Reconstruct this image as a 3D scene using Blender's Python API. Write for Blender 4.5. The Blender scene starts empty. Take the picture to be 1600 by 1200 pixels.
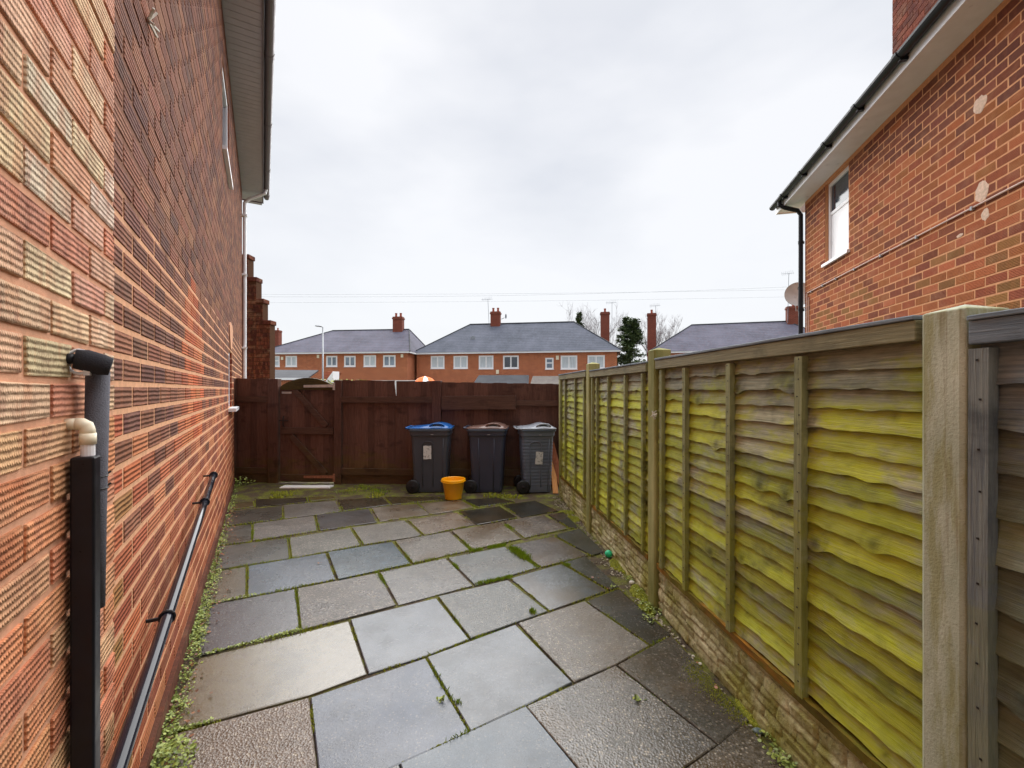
import bpy, math, random
from mathutils import Vector, Matrix, noise
random.seed(7)
R = math.radians
S = bpy.context.scene
C = S.collection

# ------------------------------------------------------------------ camera
F, CX, CY, H = 700.0, 800.0, 609.0, 1.5      # focal (photo px), principal point, eye height
cam_d = bpy.data.cameras.new('camera'); cam = bpy.data.objects.new('camera', cam_d); C.objects.link(cam)
cam_d.sensor_width = 36.0; cam_d.lens = 36.0 * F / 1600.0
cam_d.shift_y = (CY - 600.0) / 1600.0
cam_d.clip_start = 0.02; cam_d.clip_end = 2000
cam.location = (0, 0, H); cam.rotation_euler = (R(90), 0, 0)
S.camera = cam
S.render.resolution_x = 1024; S.render.resolution_y = 768

# ------------------------------------------------------------------ world and sun (overcast)
SUN_EL, SUN_AZ = 62.0, 6.0                 # azimuth from +Y towards +X
W = bpy.data.worlds.new("World"); S.world = W; W.use_nodes = True
nt = W.node_tree; nt.nodes.clear()
def wn(t, **k):
    n = nt.nodes.new(t)
    for a, b in k.items(): setattr(n, a, b)
    return n
out = wn('ShaderNodeOutputWorld')
sky = wn('ShaderNodeTexSky', sky_type='NISHITA', sun_disc=False)
sky.sun_elevation = R(SUN_EL); sky.sun_rotation = R(SUN_AZ); sky.dust_density = 3
bgA = wn('ShaderNodeBackground'); bgA.inputs[1].default_value = 0.05
nt.links.new(sky.outputs[0], bgA.inputs[0])
tc = wn('ShaderNodeTexCoord')
mp = wn('ShaderNodeMapping'); mp.inputs['Scale'].default_value = (1.0, 1.0, 2.4)
nt.links.new(tc.outputs['Generated'], mp.inputs[0])
nz = wn('ShaderNodeTexNoise'); nz.inputs['Scale'].default_value = 1.5; nz.inputs['Detail'].default_value = 5; nz.inputs['Roughness'].default_value = .48
nt.links.new(mp.outputs[0], nz.inputs['Vector'])
rp = wn('ShaderNodeValToRGB')
rp.color_ramp.elements[0].position = .40; rp.color_ramp.elements[0].color = (.68, .71, .765, 1)
rp.color_ramp.elements[1].position = .62; rp.color_ramp.elements[1].color = (.90, .91, .935, 1)
nt.links.new(nz.outputs[0], rp.inputs[0])
sx = wn('ShaderNodeSeparateXYZ'); nt.links.new(tc.outputs['Generated'], sx.inputs[0])
mr = wn('ShaderNodeMapRange'); mr.inputs[1].default_value = 0; mr.inputs[2].default_value = .45; mr.inputs[3].default_value = 1; mr.inputs[4].default_value = 0
nt.links.new(sx.outputs[2], mr.inputs[0])
mx = wn('ShaderNodeMix', data_type='RGBA'); mx.inputs[7].default_value = (.90, .915, .94, 1)
nt.links.new(mr.outputs[0], mx.inputs[0]); nt.links.new(rp.outputs[0], mx.inputs[6])
bgB = wn('ShaderNodeBackground'); bgB.inputs[1].default_value = 0.24
nt.links.new(mx.outputs[2], bgB.inputs[0])
ms = wn('ShaderNodeMixShader'); ms.inputs[0].default_value = .94
nt.links.new(bgA.outputs[0], ms.inputs[1]); nt.links.new(bgB.outputs[0], ms.inputs[2]); nt.links.new(ms.outputs[0], out.inputs[0])
sd = bpy.data.lights.new('sun', 'SUN'); so = bpy.data.objects.new('sun', sd); C.objects.link(so)
sd.energy = 1.5; sd.angle = R(110); sd.color = (1, .99, .97)
sv = Vector((math.sin(R(SUN_AZ)) * math.cos(R(SUN_EL)), math.cos(R(SUN_AZ)) * math.cos(R(SUN_EL)), math.sin(R(SUN_EL))))
so.rotation_euler = sv.to_track_quat('Z', 'Y').to_euler(); so.location = sv * 60
S.view_settings.view_transform = 'Standard'; S.view_settings.look = 'None'
S.view_settings.exposure = 2.12; S.view_settings.gamma = 1

# ------------------------------------------------------------------ helpers
def lin(r, g, b):
    def f(c):
        c /= 255.0
        return c / 12.92 if c <= .04045 else ((c + .055) / 1.055) ** 2.4
    return (f(r), f(g), f(b))
def c4(c): return (c[0], c[1], c[2], 1)
def ground(px, py):                         # a point of the level yard seen at (px, py) of the survey photo
    Y = F * H / (py - CY)
    return ((px - CX) / F * Y, Y)
def ztop(py, Y): return H - (py - CY) * Y / F

class MB:
    def __init__(s): s.v = []; s.f = []; s.m = []; s.c = []; s.cur = (1, 1, 1); s.w = []; s.curw = (0, 0, 0); s.vc = []
    def face(s, idx, mi=0): s.f.append(tuple(idx)); s.m.append(mi); s.c.append(s.cur); s.w.append(s.curw)
    def box(s, a, b, mi=0, M=None):
        n = len(s.v)
        for x in (a[0], b[0]):
            for y in (a[1], b[1]):
                for z in (a[2], b[2]):
                    p = Vector((x, y, z)); s.v.append(tuple(M @ p) if M else (x, y, z))
        for q in ((0,1,3,2),(4,6,7,5),(0,4,5,1),(2,3,7,6),(0,2,6,4),(1,5,7,3)): s.face([n + i for i in q], mi)
        return s
    def beam(s, p, q, w, t, up=(0,0,1), mi=0):      # a straight bar of section w x t from p to q
        p = Vector(p); q = Vector(q); d = (q - p); L = d.length; d.normalize()
        u = Vector(up); a = d.cross(u)
        if a.length < 1e-4: a = d.cross(Vector((1,0,0)))
        a.normalize(); b = a.cross(d)
        M = Matrix.Translation(p) @ Matrix((d, a, b)).transposed().to_4x4()
        return s.box((0, -w/2, -t/2), (L, w/2, t/2), mi, M)
    def tube(s, path, r, n=10, mi=0, cap=True):
        path = [Vector(p) for p in path]; rr = r if isinstance(r, (list, tuple)) else [r] * len(path)
        base = len(s.v); prev = None
        for i, p in enumerate(path):
            d = (path[min(i+1, len(path)-1)] - path[max(i-1, 0)]).normalized()
            if prev is None:
                a = d.cross(Vector((0,0,1)))
                if a.length < 1e-3: a = d.cross(Vector((1,0,0)))
            else: a = prev - d * prev.dot(d)
            a.normalize(); prev = a; b = d.cross(a)
            for k in range(n):
                t = 2 * math.pi * k / n
                s.v.append(tuple(p + (a * math.cos(t) + b * math.sin(t)) * rr[i]))
        for i in range(len(path) - 1):
            for k in range(n):
                k2 = (k + 1) % n
                s.face((base+i*n+k, base+i*n+k2, base+(i+1)*n+k2, base+(i+1)*n+k), mi)
        if cap:
            s.face([base + k for k in range(n)][::-1], mi)
            s.face([base + (len(path)-1)*n + k for k in range(n)], mi)
        return s
    def loft(s, rings, mi=0, cap0=True, cap1=True):
        base = len(s.v); n = len(rings[0])
        for r in rings: s.v.extend([tuple(p) for p in r])
        for i in range(len(rings) - 1):
            for k in range(n):
                k2 = (k + 1) % n
                s.face((base+i*n+k, base+i*n+k2, base+(i+1)*n+k2, base+(i+1)*n+k), mi)
        if cap0: s.face([base + k for k in range(n)][::-1], mi)
        if cap1: s.face([base + (len(rings)-1)*n + k for k in range(n)], mi)
        return s
    def lathe(s, prof, c=(0,0,0), n=24, mi=0, cap0=True, cap1=True):
        return s.loft([[(c[0]+r*math.cos(2*math.pi*k/n), c[1]+r*math.sin(2*math.pi*k/n), c[2]+z) for k in range(n)] for r, z in prof], mi, cap0, cap1)
    def grid(s, fn, nu, nv, mi=0):
        base = len(s.v)
        for i in range(nu + 1):
            for j in range(nv + 1): s.v.append(tuple(fn(i / nu, j / nv)))
        for i in range(nu):
            for j in range(nv):
                a = base + i*(nv+1) + j
                s.face((a, a+nv+1, a+nv+2, a+1), mi)
        return s
    def prism(s, pts, z0, z1, mi=0, inset=0.0):    # pts CCW in xy
        n = len(pts); cx = sum(p[0] for p in pts)/n; cy = sum(p[1] for p in pts)/n
        def ins(p, k):
            d = Vector((cx-p[0], cy-p[1])); L = d.length
            return (p[0]+d.x/L*k, p[1]+d.y/L*k)
        rings = [[(p[0], p[1], z0) for p in pts]]
        if inset: rings += [[(p[0], p[1], z1-inset*.8) for p in pts], [(*ins(p, inset*1.5), z1) for p in pts]]
        else: rings += [[(p[0], p[1], z1) for p in pts]]
        return s.loft(rings, mi)
    def build(s, name, mats, parent=None, smooth=False, attr=False, bevel=0, kind=None):
        me = bpy.data.meshes.new(name); me.from_pydata(s.v, [], s.f)
        if not isinstance(mats, (list, tuple)): mats = [mats]
        for m in mats: me.materials.append(m)
        me.polygons.foreach_set('material_index', s.m)
        if smooth: me.polygons.foreach_set('use_smooth', [True]*len(s.f))
        if s.vc:
            at = me.color_attributes.new('bc', 'FLOAT_COLOR', 'POINT'); arr = []
            for c in s.vc: arr += [c[0], c[1], c[2], 1.0]
            at.data.foreach_set('color', arr)
        elif attr:
            for nm, data in (('bc', s.c), ('sw', s.w)):
                at = me.color_attributes.new(nm, 'FLOAT_COLOR', 'CORNER'); arr = []
                for f, c in zip(s.f, data): arr += [c[0], c[1], c[2], 1.0] * len(f)
                at.data.foreach_set('color', arr)
        me.update()
        o = bpy.data.objects.new(name, me); C.objects.link(o)
        if parent: o.parent = parent
        if kind: o['kind'] = kind
        if bevel:
            b = o.modifiers.new('bevel', 'BEVEL'); b.width = bevel; b.segments = 2; b.limit_method = 'ANGLE'; b.angle_limit = R(40)
        return o

def tag(o, label=None, cat=None, group=None, kind=None):
    if label: o['label'] = label
    if cat: o['category'] = cat
    if group: o['group'] = group
    if kind: o['kind'] = kind
    return o
def thing(name, label, cat, loc=(0,0,0), rz=0, group=None):
    o = bpy.data.objects.new(name, None); C.objects.link(o); o.location = loc; o.rotation_euler = (0, 0, rz)
    o.empty_display_size = .1
    return tag(o, label, cat, group)

# ------------------------------------------------------------------ materials
def newmat(name):
    m = bpy.data.materials.new(name); m.use_nodes = True
    t = m.node_tree; b = t.nodes['Principled BSDF']
    return m, t, b
class NB:                                          # tiny node builder
    def __init__(s, t): s.t = t
    def n(s, typ, **k):
        x = s.t.nodes.new(typ)
        for a, b in k.items(): setattr(x, a, b)
        return x
    def l(s, a, b): s.t.links.new(a, b)
    def _in(s, sock, v):
        if hasattr(v, 'is_output') or isinstance(v, bpy.types.NodeSocket): s.l(v, sock)
        else:
            if sock.type == 'RGBA' and len(v) == 3: v = c4(v)
            sock.default_value = v
    def math(s, op, a, b=None, c=None, clamp=False):
        x = s.n('ShaderNodeMath', operation=op); x.use_clamp = clamp
        s._in(x.inputs[0], a)
        if b is not None: s._in(x.inputs[1], b)
        if c is not None: s._in(x.inputs[2], c)
        return x.outputs[0]
    def mix(s, f, a, b, mode='MIX'):
        x = s.n('ShaderNodeMix', data_type='RGBA', blend_type=mode)
        s._in(x.inputs[0], f); s._in(x.inputs[6], a); s._in(x.inputs[7], b)
        return x.outputs[2]
    def rng(s, v, a, b, c=0., d=1.):
        x = s.n('ShaderNodeMapRange'); s._in(x.inputs[0], v)
        for i, q in enumerate((a, b, c, d)): x.inputs[i+1].default_value = q
        return x.outputs[0]
    def coord(s, scale=(1,1,1), loc=(0,0,0), kind='Object'):
        t = s.n('ShaderNodeTexCoord'); m = s.n('ShaderNodeMapping')
        m.inputs['Scale'].default_value = scale; m.inputs['Location'].default_value = loc
        s.l(t.outputs[kind], m.inputs[0]); return m.outputs[0]
    def noise(s, vec, scale, detail=4, rough=.55, dist=0):
        x = s.n('ShaderNodeTexNoise'); s.l(vec, x.inputs['Vector'])
        x.inputs['Scale'].default_value = scale; x.inputs['Detail'].default_value = detail
        x.inputs['Roughness'].default_value = rough; x.inputs['Distortion'].default_value = dist
        return x.outputs[0]
    def voro(s, vec, scale, feature='F1', out='Distance'):
        x = s.n('ShaderNodeTexVoronoi', feature=feature); s.l(vec, x.inputs['Vector']); x.inputs['Scale'].default_value = scale
        return x.outputs[out]
    def bump(s, h, strength=.5, dist=.01, prev=None):
        x = s.n('ShaderNodeBump'); x.inputs['Strength'].default_value = strength; x.inputs['Distance'].default_value = dist
        s.l(h, x.inputs['Height'])
        if prev: s.l(prev, x.inputs['Normal'])
        return x.outputs[0]
    def attr(s, name):
        x = s.n('ShaderNodeAttribute', attribute_name=name); return x.outputs[0]
    def xyz(s, vec):
        x = s.n('ShaderNodeSeparateXYZ'); s.l(vec, x.inputs[0]); return x.outputs

def plain(name, col, rough=.5, var=.18, scale=6, bump=0, bscale=60, metal=0, spec=.5, stretch=(1,1,1)):
    m, t, b = newmat(name); k = NB(t)
    co = k.coord(stretch)
    n1 = k.noise(co, scale, 5)
    f = k.rng(n1, .3, .7)
    dark = tuple(x*(1-var) for x in col); lite = tuple(min(1, x*(1+var)) for x in col)
    k.l(k.mix(f, dark, lite), b.inputs['Base Color'])
    b.inputs['Roughness'].default_value = rough; b.inputs['Metallic'].default_value = metal
    b.inputs['Specular IOR Level'].default_value = spec
    rr = k.rng(n1, .3, .7, max(0, rough-.08), min(1, rough+.08)); k.l(rr, b.inputs['Roughness'])
    if bump: k.l(k.bump(k.noise(co, bscale, 4), bump, .004), b.inputs['Normal'])
    return m

def brick_mat(name, ridge=1.0, crimp=1.0, pitch=.018, stain=.35, grime=None):
    m, t, b = newmat(name); k = NB(t)
    co = k.coord(); X, Y, Z = k.xyz(co)
    base = k.attr('bc')
    n1 = k.noise(co, 11, 6, .65); n2 = k.noise(co, 70, 4, .6); n3 = k.noise(k.coord((.6, 1, 1.0), (3,1,2)), 5, 4, .6)
    nx = k.noise(k.coord((9, 1, 2.5), (5,0,1)), 1.6, 4, .6); base = k.mix(k.math('MULTIPLY', k.rng(nx, .5, .6), stain*.7), base, k.mix(.5, base, lin(212, 128, 84)))
    nx2 = k.noise(k.coord((7, 1, 4), (1,7,3)), 2.6, 4, .6); base = k.mix(k.math('MULTIPLY', k.rng(nx2, .56, .64), stain*.6), base, k.mix(.6, base, lin(150, 96, 84)))
    c = k.mix(k.math('MULTIPLY', k.rng(n1, .42, .68), stain), base, k.mix(.55, base, lin(120, 70, 55)))
    c = k.mix(k.math('MULTIPLY', k.rng(n3, .52, .72), stain), c, k.mix(.5, base, lin(225, 190, 150)))
    # worn ridge tops paler, dirty grooves with their shade painted into the colour
    zz = k.math('ADD', Z, k.math('MULTIPLY', k.math('SUBTRACT', n1, .5), .011))
    rid = k.math('SINE', k.math('MULTIPLY', zz, 2*math.pi/pitch))
    rid01 = k.rng(rid, -1, 1)
    tri = k.math('PINGPONG', zz, pitch*.5)
    cr = k.math('SINE', k.math('ADD', k.math('MULTIPLY', X, 2*math.pi/.0085), k.math('MULTIPLY', tri, 500)))
    cr01 = k.rng(cr, -1, 1)
    groove_dark = k.math('MULTIPLY', k.math('POWER', k.math('SUBTRACT', 1., rid01), 1.6), .62 * ridge)
    c = k.mix(groove_dark, c, k.mix(.65, c, lin(70, 40, 30)))
    c = k.mix(k.math('MULTIPLY', k.rng(n2, .58, .75), .6), c, k.mix(.6, c, lin(60, 38, 30)))
    if crimp: c = k.mix(k.math('MULTIPLY', k.rng(cr, .1, 1), .22*crimp), c, k.mix(.6, c, lin(90, 50, 35)))
    if grime is not None:
        g = k.noise(k.coord((1, 1, .35)), 2.2, 5, .6)
        c = k.mix(k.math('MULTIPLY', k.rng(g, .5, .75), .7), c, grime)
    k.l(c, b.inputs['Base Color']); b.inputs['Roughness'].default_value = .85; b.inputs['Specular IOR Level'].default_value = .15
    h = k.math('ADD', k.math('MULTIPLY', rid01, .9*ridge), k.math('MULTIPLY', cr01, .35*crimp))
    h = k.math('ADD', h, k.math('MULTIPLY', n2, 1.1)); h = k.math('ADD', h, k.math('MULTIPLY', n1, .8))
    k.l(k.bump(h, .95, .006), b.inputs['Normal'])
    return m

def mortar_mat(name, low, high=None, zc=2.05, wob=.25):
    m, t, b = newmat(name); k = NB(t); co = k.coord(); X, Y, Z = k.xyz(co)
    n = k.noise(co, 30, 5, .6); n2 = k.noise(co, 3, 4)
    c = k.mix(k.rng(n, .3, .7), tuple(x*.8 for x in low), tuple(min(1, x*1.1) for x in low))
    if high:
        zz = k.math('ADD', Z, k.math('MULTIPLY', k.math('SUBTRACT', n2, .5), wob*2))
        zz = k.math('SUBTRACT', zz, k.math('MULTIPLY', X, .035))
        f = k.rng(zz, zc-.05, zc+.05)
        c = k.mix(f, c, k.mix(k.rng(n, .3, .7), tuple(x*.7 for x in high), tuple(x*1.2 for x in high)))
    k.l(c, b.inputs['Base Color']); b.inputs['Roughness'].default_value = .9; b.inputs['Specular IOR Level'].default_value = .15
    k.l(k.bump(k.noise(co, 180, 5, .65), .6, .003), b.inputs['Normal'])
    return m

def wood_mat(name, col, col2, algae=0.0, acol=lin(168,166,30), grain='x', gloss=.6, z0=.2, z1=1.35, knots=False):
    m, t, b = newmat(name); k = NB(t)
    st = {'x': (1.6, 8, 45), 'z': (45, 8, 1.6), 'y': (30, 1.5, 30)}[grain]
    g = k.noise(k.coord(st), 3, 6, .6, .4); g2 = k.noise(k.coord(tuple(q*2.5 for q in st)), 4, 4, .6)
    big = k.noise(k.coord((1, 1, 2.5)), 2.3, 5, .6)
    co = k.coord(); X, Y, Z = k.xyz(co)
    c = k.mix(k.rng(g, .3, .72), col, col2)
    c = k.mix(k.math('MULTIPLY', k.rng(g2, .55, .8), .45), c, tuple(x*.4 for x in col))
    if algae:
        a = k.noise(k.coord((1.1, 1, 2.2), (5, 2, 1)), 2.1, 6, .62, .3)
        a2 = k.noise(k.coord((6, 6, 20)), 3, 4, .6)
        hz = k.math('MULTIPLY', k.rng(Z, z1, z1-.45), k.rng(Z, z0-.3, z0+.1))
        f = k.math('ADD', k.math('ADD', a, k.math('MULTIPLY', hz, .33)), k.math('MULTIPLY', k.math('SUBTRACT', a2, .5), .22))
        f = k.rng(f, .69, .83, 0, algae)
        f = k.math('MULTIPLY', f, k.rng(g2, .2, .65, .55, 1))
        ac = k.mix(k.rng(big, .35, .7), tuple(x*.55 for x in acol), acol)
        c = k.mix(f, c, ac)
    gi = k.n('ShaderNodeNewGeometry').outputs['Random Per Island']; c = k.mix(1.0, c, k.mix(gi, (.72,.72,.72), (1.25,1.25,1.22)), 'MULTIPLY')
    dk = k.noise(k.coord((1.2, 1, 2), (9, 4, 7)), 3.1, 5, .6)
    c = k.mix(k.math('MULTIPLY', k.rng(dk, .56, .70), .6), c, tuple(x*.4 for x in col))
    if knots: c = k.mix(1.0, c, k.attr('bc'), 'MULTIPLY')
    k.l(c, b.inputs['Base Color']); b.inputs['Roughness'].default_value = gloss; b.inputs['Specular IOR Level'].default_value = .2
    k.l(k.bump(k.math('ADD', g, k.math('MULTIPLY', g2, .6)), .55, .006), b.inputs['Normal'])
    return m

M = {}
M['brick_near'] = brick_mat('brick_near', .72, .8, .0145, .95)
M['brick_dark'] = brick_mat('brick_dark', 1.0, .35, .018, .35)
M['brick_right'] = brick_mat('brick_right', .75, .15, .0125, .3)
M['brick_plain'] = brick_mat('brick_plain', .2, 0, .018, .5)
M['mortar_left'] = mortar_mat('mortar_left', lin(226,172,134), lin(132,92,72))
M['mortar_near'] = mortar_mat('mortar_near', lin(218,164,132))
M['mortar_right'] = mortar_mat('mortar_right', lin(208,150,110))
M['mortar_step'] = mortar_mat('mortar_step', lin(84,56,38))
M['upvc'] = plain('upvc', lin(238,238,242), .35, .05)
M['soffit'] = plain('soffit', lin(186,182,190), .5, .08)
M['pipe_black'] = plain('pipe_black', lin(24,24,30), .35, .2, 20, .1, spec=.3)
M['pipe_gloss'] = plain('pipe_gloss', lin(30,32,42), .16, .1, 20)
M['foam'] = plain('foam', lin(92,92,100), .95, .15, 30, .7, 300)
M['foam_dark'] = plain('foam_dark', lin(36,36,44), .9, .2, 30, .5, 300)
M['cream'] = plain('cream', lin(236,226,200), .35, .06)
M['gut_brown'] = plain('gut_brown', lin(112,102,106), .4, .15)
M['concrete'] = None
def concrete():
    m, t, b = newmat('concrete_post'); k = NB(t); co = k.coord()
    n = k.noise(k.coord((3,3,.8)), 3, 5, .6); n2 = k.noise(co, 120, 4, .6); n3 = k.noise(k.coord((8,8,1.2), (2,7,3)), 3, 4, .6)
    c = k.mix(k.rng(n, .35, .7), lin(154,162,138), lin(204,210,190))
    c = k.mix(k.math('MULTIPLY', k.rng(n3, .48, .62), .6), c, lin(140,138,74))
    c = k.mix(k.math('MULTIPLY', k.rng(n2, .6, .75), .5), c, lin(95,85,62))
    st = k.noise(k.coord((25,25,.8), (1,3,0)), 2, 3, .5)
    c = k.mix(k.math('MULTIPLY', k.rng(st, .60, .70), .5), c, lin(120,102,70))
    k.l(c, b.inputs['Base Color']); b.inputs['Roughness'].default_value = .8
    k.l(k.bump(k.math('ADD', n2, n), .5, .004), b.inputs['Normal'])
    return m
M['concrete'] = concrete()
def concrete_green():
    m, t, b = newmat('concrete_green'); k = NB(t); co = k.coord()
    n = k.noise(k.coord((3,3,.7)), 3, 5, .6); n2 = k.noise(co, 120, 4, .6)
    c = k.mix(k.rng(n, .35, .7), lin(120,122,60), lin(172,168,110))
    c = k.mix(k.math('MULTIPLY', k.rng(n2, .6, .75), .5), c, lin(95,85,42))
    k.l(c, b.inputs['Base Color']); b.inputs['Roughness'].default_value = .8
    k.l(k.bump(k.math('ADD', n2, n), .5, .004), b.inputs['Normal'])
    return m
M['concrete_green'] = concrete_green()
M['slat'] = wood_mat('slat', lin(128,130,104), lin(192,192,164), .95, lin(200,208,22), z1=1.85, knots=True)
M['slat_grey'] = wood_mat('slat_grey', lin(92,106,120), lin(150,160,162), .5, lin(160,162,60), z1=1.7, knots=True)
M['batten'] = wood_mat('batten', lin(112,114,84), lin(164,166,118), .7, lin(160,160,50), 'z')
M['batten_grey'] = wood_mat('batten_grey', lin(92,100,108), lin(142,148,142), .3, lin(150,150,60), 'z')
M['rail'] = wood_mat('rail', lin(116,112,84), lin(162,158,122), .6, lin(150,146,60), 'x')
M['rail_grey'] = wood_mat('rail_grey', lin(98,112,126), lin(146,158,168), .1)
M['rot'] = wood_mat('rot', lin(96,66,26), lin(196,132,44), 1.0, lin(110,108,34), 'x', z0=-.5, z1=.9)
M['brown'] = wood_mat('brown', lin(76,50,44), lin(112,78,67), .5, lin(104,88,34), 'z', .55, -.2, .75)
M['brown_rail'] = wood_mat('brown_rail', lin(74,51,44), lin(108,79,66), .45, lin(104,88,40), 'x', .55, -.2, .9)
M['plank_light'] = wood_mat('plank_light', lin(190,128,72), lin(228,170,110), 0, grain='z')
M['plank_red'] = wood_mat('plank_red', lin(120,68,42), lin(160,94,60), 0, grain='z')
M['moss_wood'] = wood_mat('moss_wood', lin(52,40,26), lin(96,82,36), 0)
def stone_mat():
    m, t, b = newmat('gravel_stone'); k = NB(t); co = k.coord()
    n = k.noise(co, 9, 6, .65); n2 = k.noise(co, 60, 5, .6); v = k.noise(k.coord((1,1,1),(4,4,4)), 4, 4)
    c = k.mix(k.rng(n, .35, .68), lin(148,142,98), lin(218,212,172))
    c = k.mix(k.math('MULTIPLY', k.rng(v, .42, .62), .8), c, lin(140,138,40))
    c = k.mix(k.math('MULTIPLY', k.rng(n2, .55, .75), .7), c, lin(58,50,30))
    at = k.attr('bc'); c = k.mix(1.0, c, at, 'MULTIPLY')
    k.l(c, b.inputs['Base Color']); b.inputs['Roughness'].default_value = .75
    k.l(k.bump(k.math('ADD', n2, n), .7, .008), b.inputs['Normal'])
    return m
M['stone'] = stone_mat()
def slab_mat():
    m, t, b = newmat('paving_slab'); k = NB(t); co = k.coord()
    base = k.attr('bc'); sw = k.attr('sw'); A, Wt, G = k.xyz(sw)
    n = k.noise(co, 2.6, 5, .6); n2 = k.noise(co, 14, 5, .6); fine = k.noise(co, 260, 3, .7)
    vc = k.voro(co, 105, out='Color'); vs = k.xyz(vc)[0]
    vd = k.voro(co, 105); grn = k.noise(co, 150, 3, .8)
    c = k.mix(k.rng(n2, .3, .7), k.mix(1, base, (.80,.80,.80), 'MULTIPLY'), k.mix(1, base, (1.12,1.12,1.12), 'MULTIPLY'))
    sp = k.mix(k.rng(vs, 0, 1), lin(66,60,54), lin(188,178,164))
    c = k.mix(k.math('MULTIPLY', A, .9), c, k.mix(.55, sp, c))
    c = k.mix(1, c, k.mix(k.rng(grn, .3, .7), (.62,.62,.62), (1.42,1.42,1.42)), 'MULTIPLY')
    wh = k.math('MULTIPLY', k.rng(vs, .86, .92), k.rng(vd, .6, .3))
    c = k.mix(k.math('MULTIPLY', wh, k.math('ADD', k.math('MULTIPLY', A, .8), .12)), c, lin(225,208,180))
    # lichen spots, algae film
    ls = k.voro(co, 9.0); lc = k.rng(k.math('ADD', ls, k.math('MULTIPLY', fine, .04)), .10, .06)
    c = k.mix(k.math('MULTIPLY', lc, k.math('MULTIPLY', k.rng(n, .5, .6), .35)), c, lin(200,200,195))
    br = k.noise(k.coord((1,1,1), (7,3,0)), 1.7, 5, .6)
    c = k.mix(k.math('MULTIPLY', k.rng(br, .45, .60), k.math('ADD', k.math('MULTIPLY', G, .85), .12)), c, lin(94,66,14))
    d2 = k.noise(k.coord((1,1,1), (2,9,4)), 3.4, 6, .7); c = k.mix(k.math('MULTIPLY', k.rng(d2, .50, .64), .55), c, k.mix(1, c, (.42,.42,.40), 'MULTIPLY'))
    wet = k.math('ADD', Wt, k.math('MULTIPLY', k.math('SUBTRACT', k.noise(k.coord((1,1,1),(1,8,0)), 3.4, 5), .5), 1.5), clamp=True)
    c = k.mix(1, c, (.60,.61,.63), 'MULTIPLY')
    k.l(k.mix(k.math('MULTIPLY', wet, .35), c, k.mix(1, c, (.6,.6,.62), 'MULTIPLY')), b.inputs['Base Color'])
    k.l(k.rng(k.math('ADD', k.math('MULTIPLY', wet, .5), k.math('MULTIPLY', Wt, .5)), 0.1, .85, .40, .06), b.inputs['Roughness']); wf = k.math('ADD', k.math('MULTIPLY', wet, .25), k.math('MULTIPLY', Wt, .75)); k.l(k.rng(wf, .15, .95, .35, 1.0), b.inputs['Specular IOR Level'])
    b.inputs['IOR'].default_value = 1.7
    hh = k.math('ADD', k.math('MULTIPLY', grn, .7), k.math('MULTIPLY', k.math('MULTIPLY', A, vd), 1.6))
    hh = k.math('ADD', hh, k.math('MULTIPLY', n2, .35))
    k.l(k.bump(hh, .42, .004), b.inputs['Normal'])
    return m
M['slab'] = slab_mat()
def soil_mat():
    m, t, b = newmat('soil'); k = NB(t); co = k.coord()
    n = k.noise(co, 5, 6, .65); n2 = k.noise(co, 60, 5, .7)
    c = k.mix(k.rng(n2, .3, .7), lin(42,34,24), lin(98,80,58))
    c = k.mix(k.rng(n, .46, .6), c, k.mix(k.rng(n2, .3, .7), lin(60,62,14), lin(132,134,36)))
    k.l(c, b.inputs['Base Color']); b.inputs['Roughness'].default_value = .85
    k.l(k.bump(n2, .9, .02), b.inputs['Normal'])
    return m
M['soil'] = soil_mat()
def leafmat(name, a, b_, rough=.5):
    m, t, b = newmat(name); k = NB(t); co = k.coord()
    w = t.nodes.new('ShaderNodeNewGeometry')
    n = k.noise(co, 40, 3)
    f = k.math('ADD', k.math('MULTIPLY', w.outputs['Random Per Island'], .7), k.math('MULTIPLY', n, .3))
    k.l(k.mix(f, a, b_), b.inputs['Base Color']); b.inputs['Roughness'].default_value = rough
    return m
M['weed'] = leafmat('weed', lin(84,106,40), lin(176,188,92))
M['grass'] = leafmat('grass', lin(96,124,20), lin(170,196,48))
M['moss'] = leafmat('moss', lin(84,92,12), lin(150,152,32), .8)
M['conifer'] = leafmat('conifer', lin(34,52,34), lin(92,112,60), .6)
M['bark'] = plain('bark', lin(120,110,112), .9, .3, 12)
M['litter'] = leafmat('litter', lin(86,52,30), lin(170,112,74))

def far_brick(name, a, b_, mort):
    m, t, b = newmat(name); k = NB(t)
    co = k.coord(); X, Y, Z = k.xyz(co)
    cm = k.n('ShaderNodeCombineXYZ'); k.l(k.math('ADD', X, Y), cm.inputs[0]); k.l(Z, cm.inputs[1])
    br = k.n('ShaderNodeTexBrick'); k.l(cm.outputs[0], br.inputs['Vector'])
    br.inputs['Scale'].default_value = 1; br.inputs['Brick Width'].default_value = .3; br.inputs['Row Height'].default_value = .1
    br.inputs['Mortar Size'].default_value = .014; br.inputs['Color1'].default_value = c4(a); br.inputs['Color2'].default_value = c4(b_); br.inputs['Mortar'].default_value = c4(mort)
    n = k.noise(co, .9, 5, .6)
    k.l(k.mix(k.math('MULTIPLY', k.rng(n, .45, .7), .35), br.outputs[0], tuple(x*.6 for x in a)), b.inputs['Base Color'])
    b.inputs['Roughness'].default_value = .9
    return m
M['far_brick'] = far_brick('far_brick', lin(178,98,64), lin(146,74,50), lin(204,146,108))
M['far_brick_dark'] = far_brick('far_brick_dark', lin(122,58,44), lin(100,46,36), lin(140,82,62))
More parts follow.
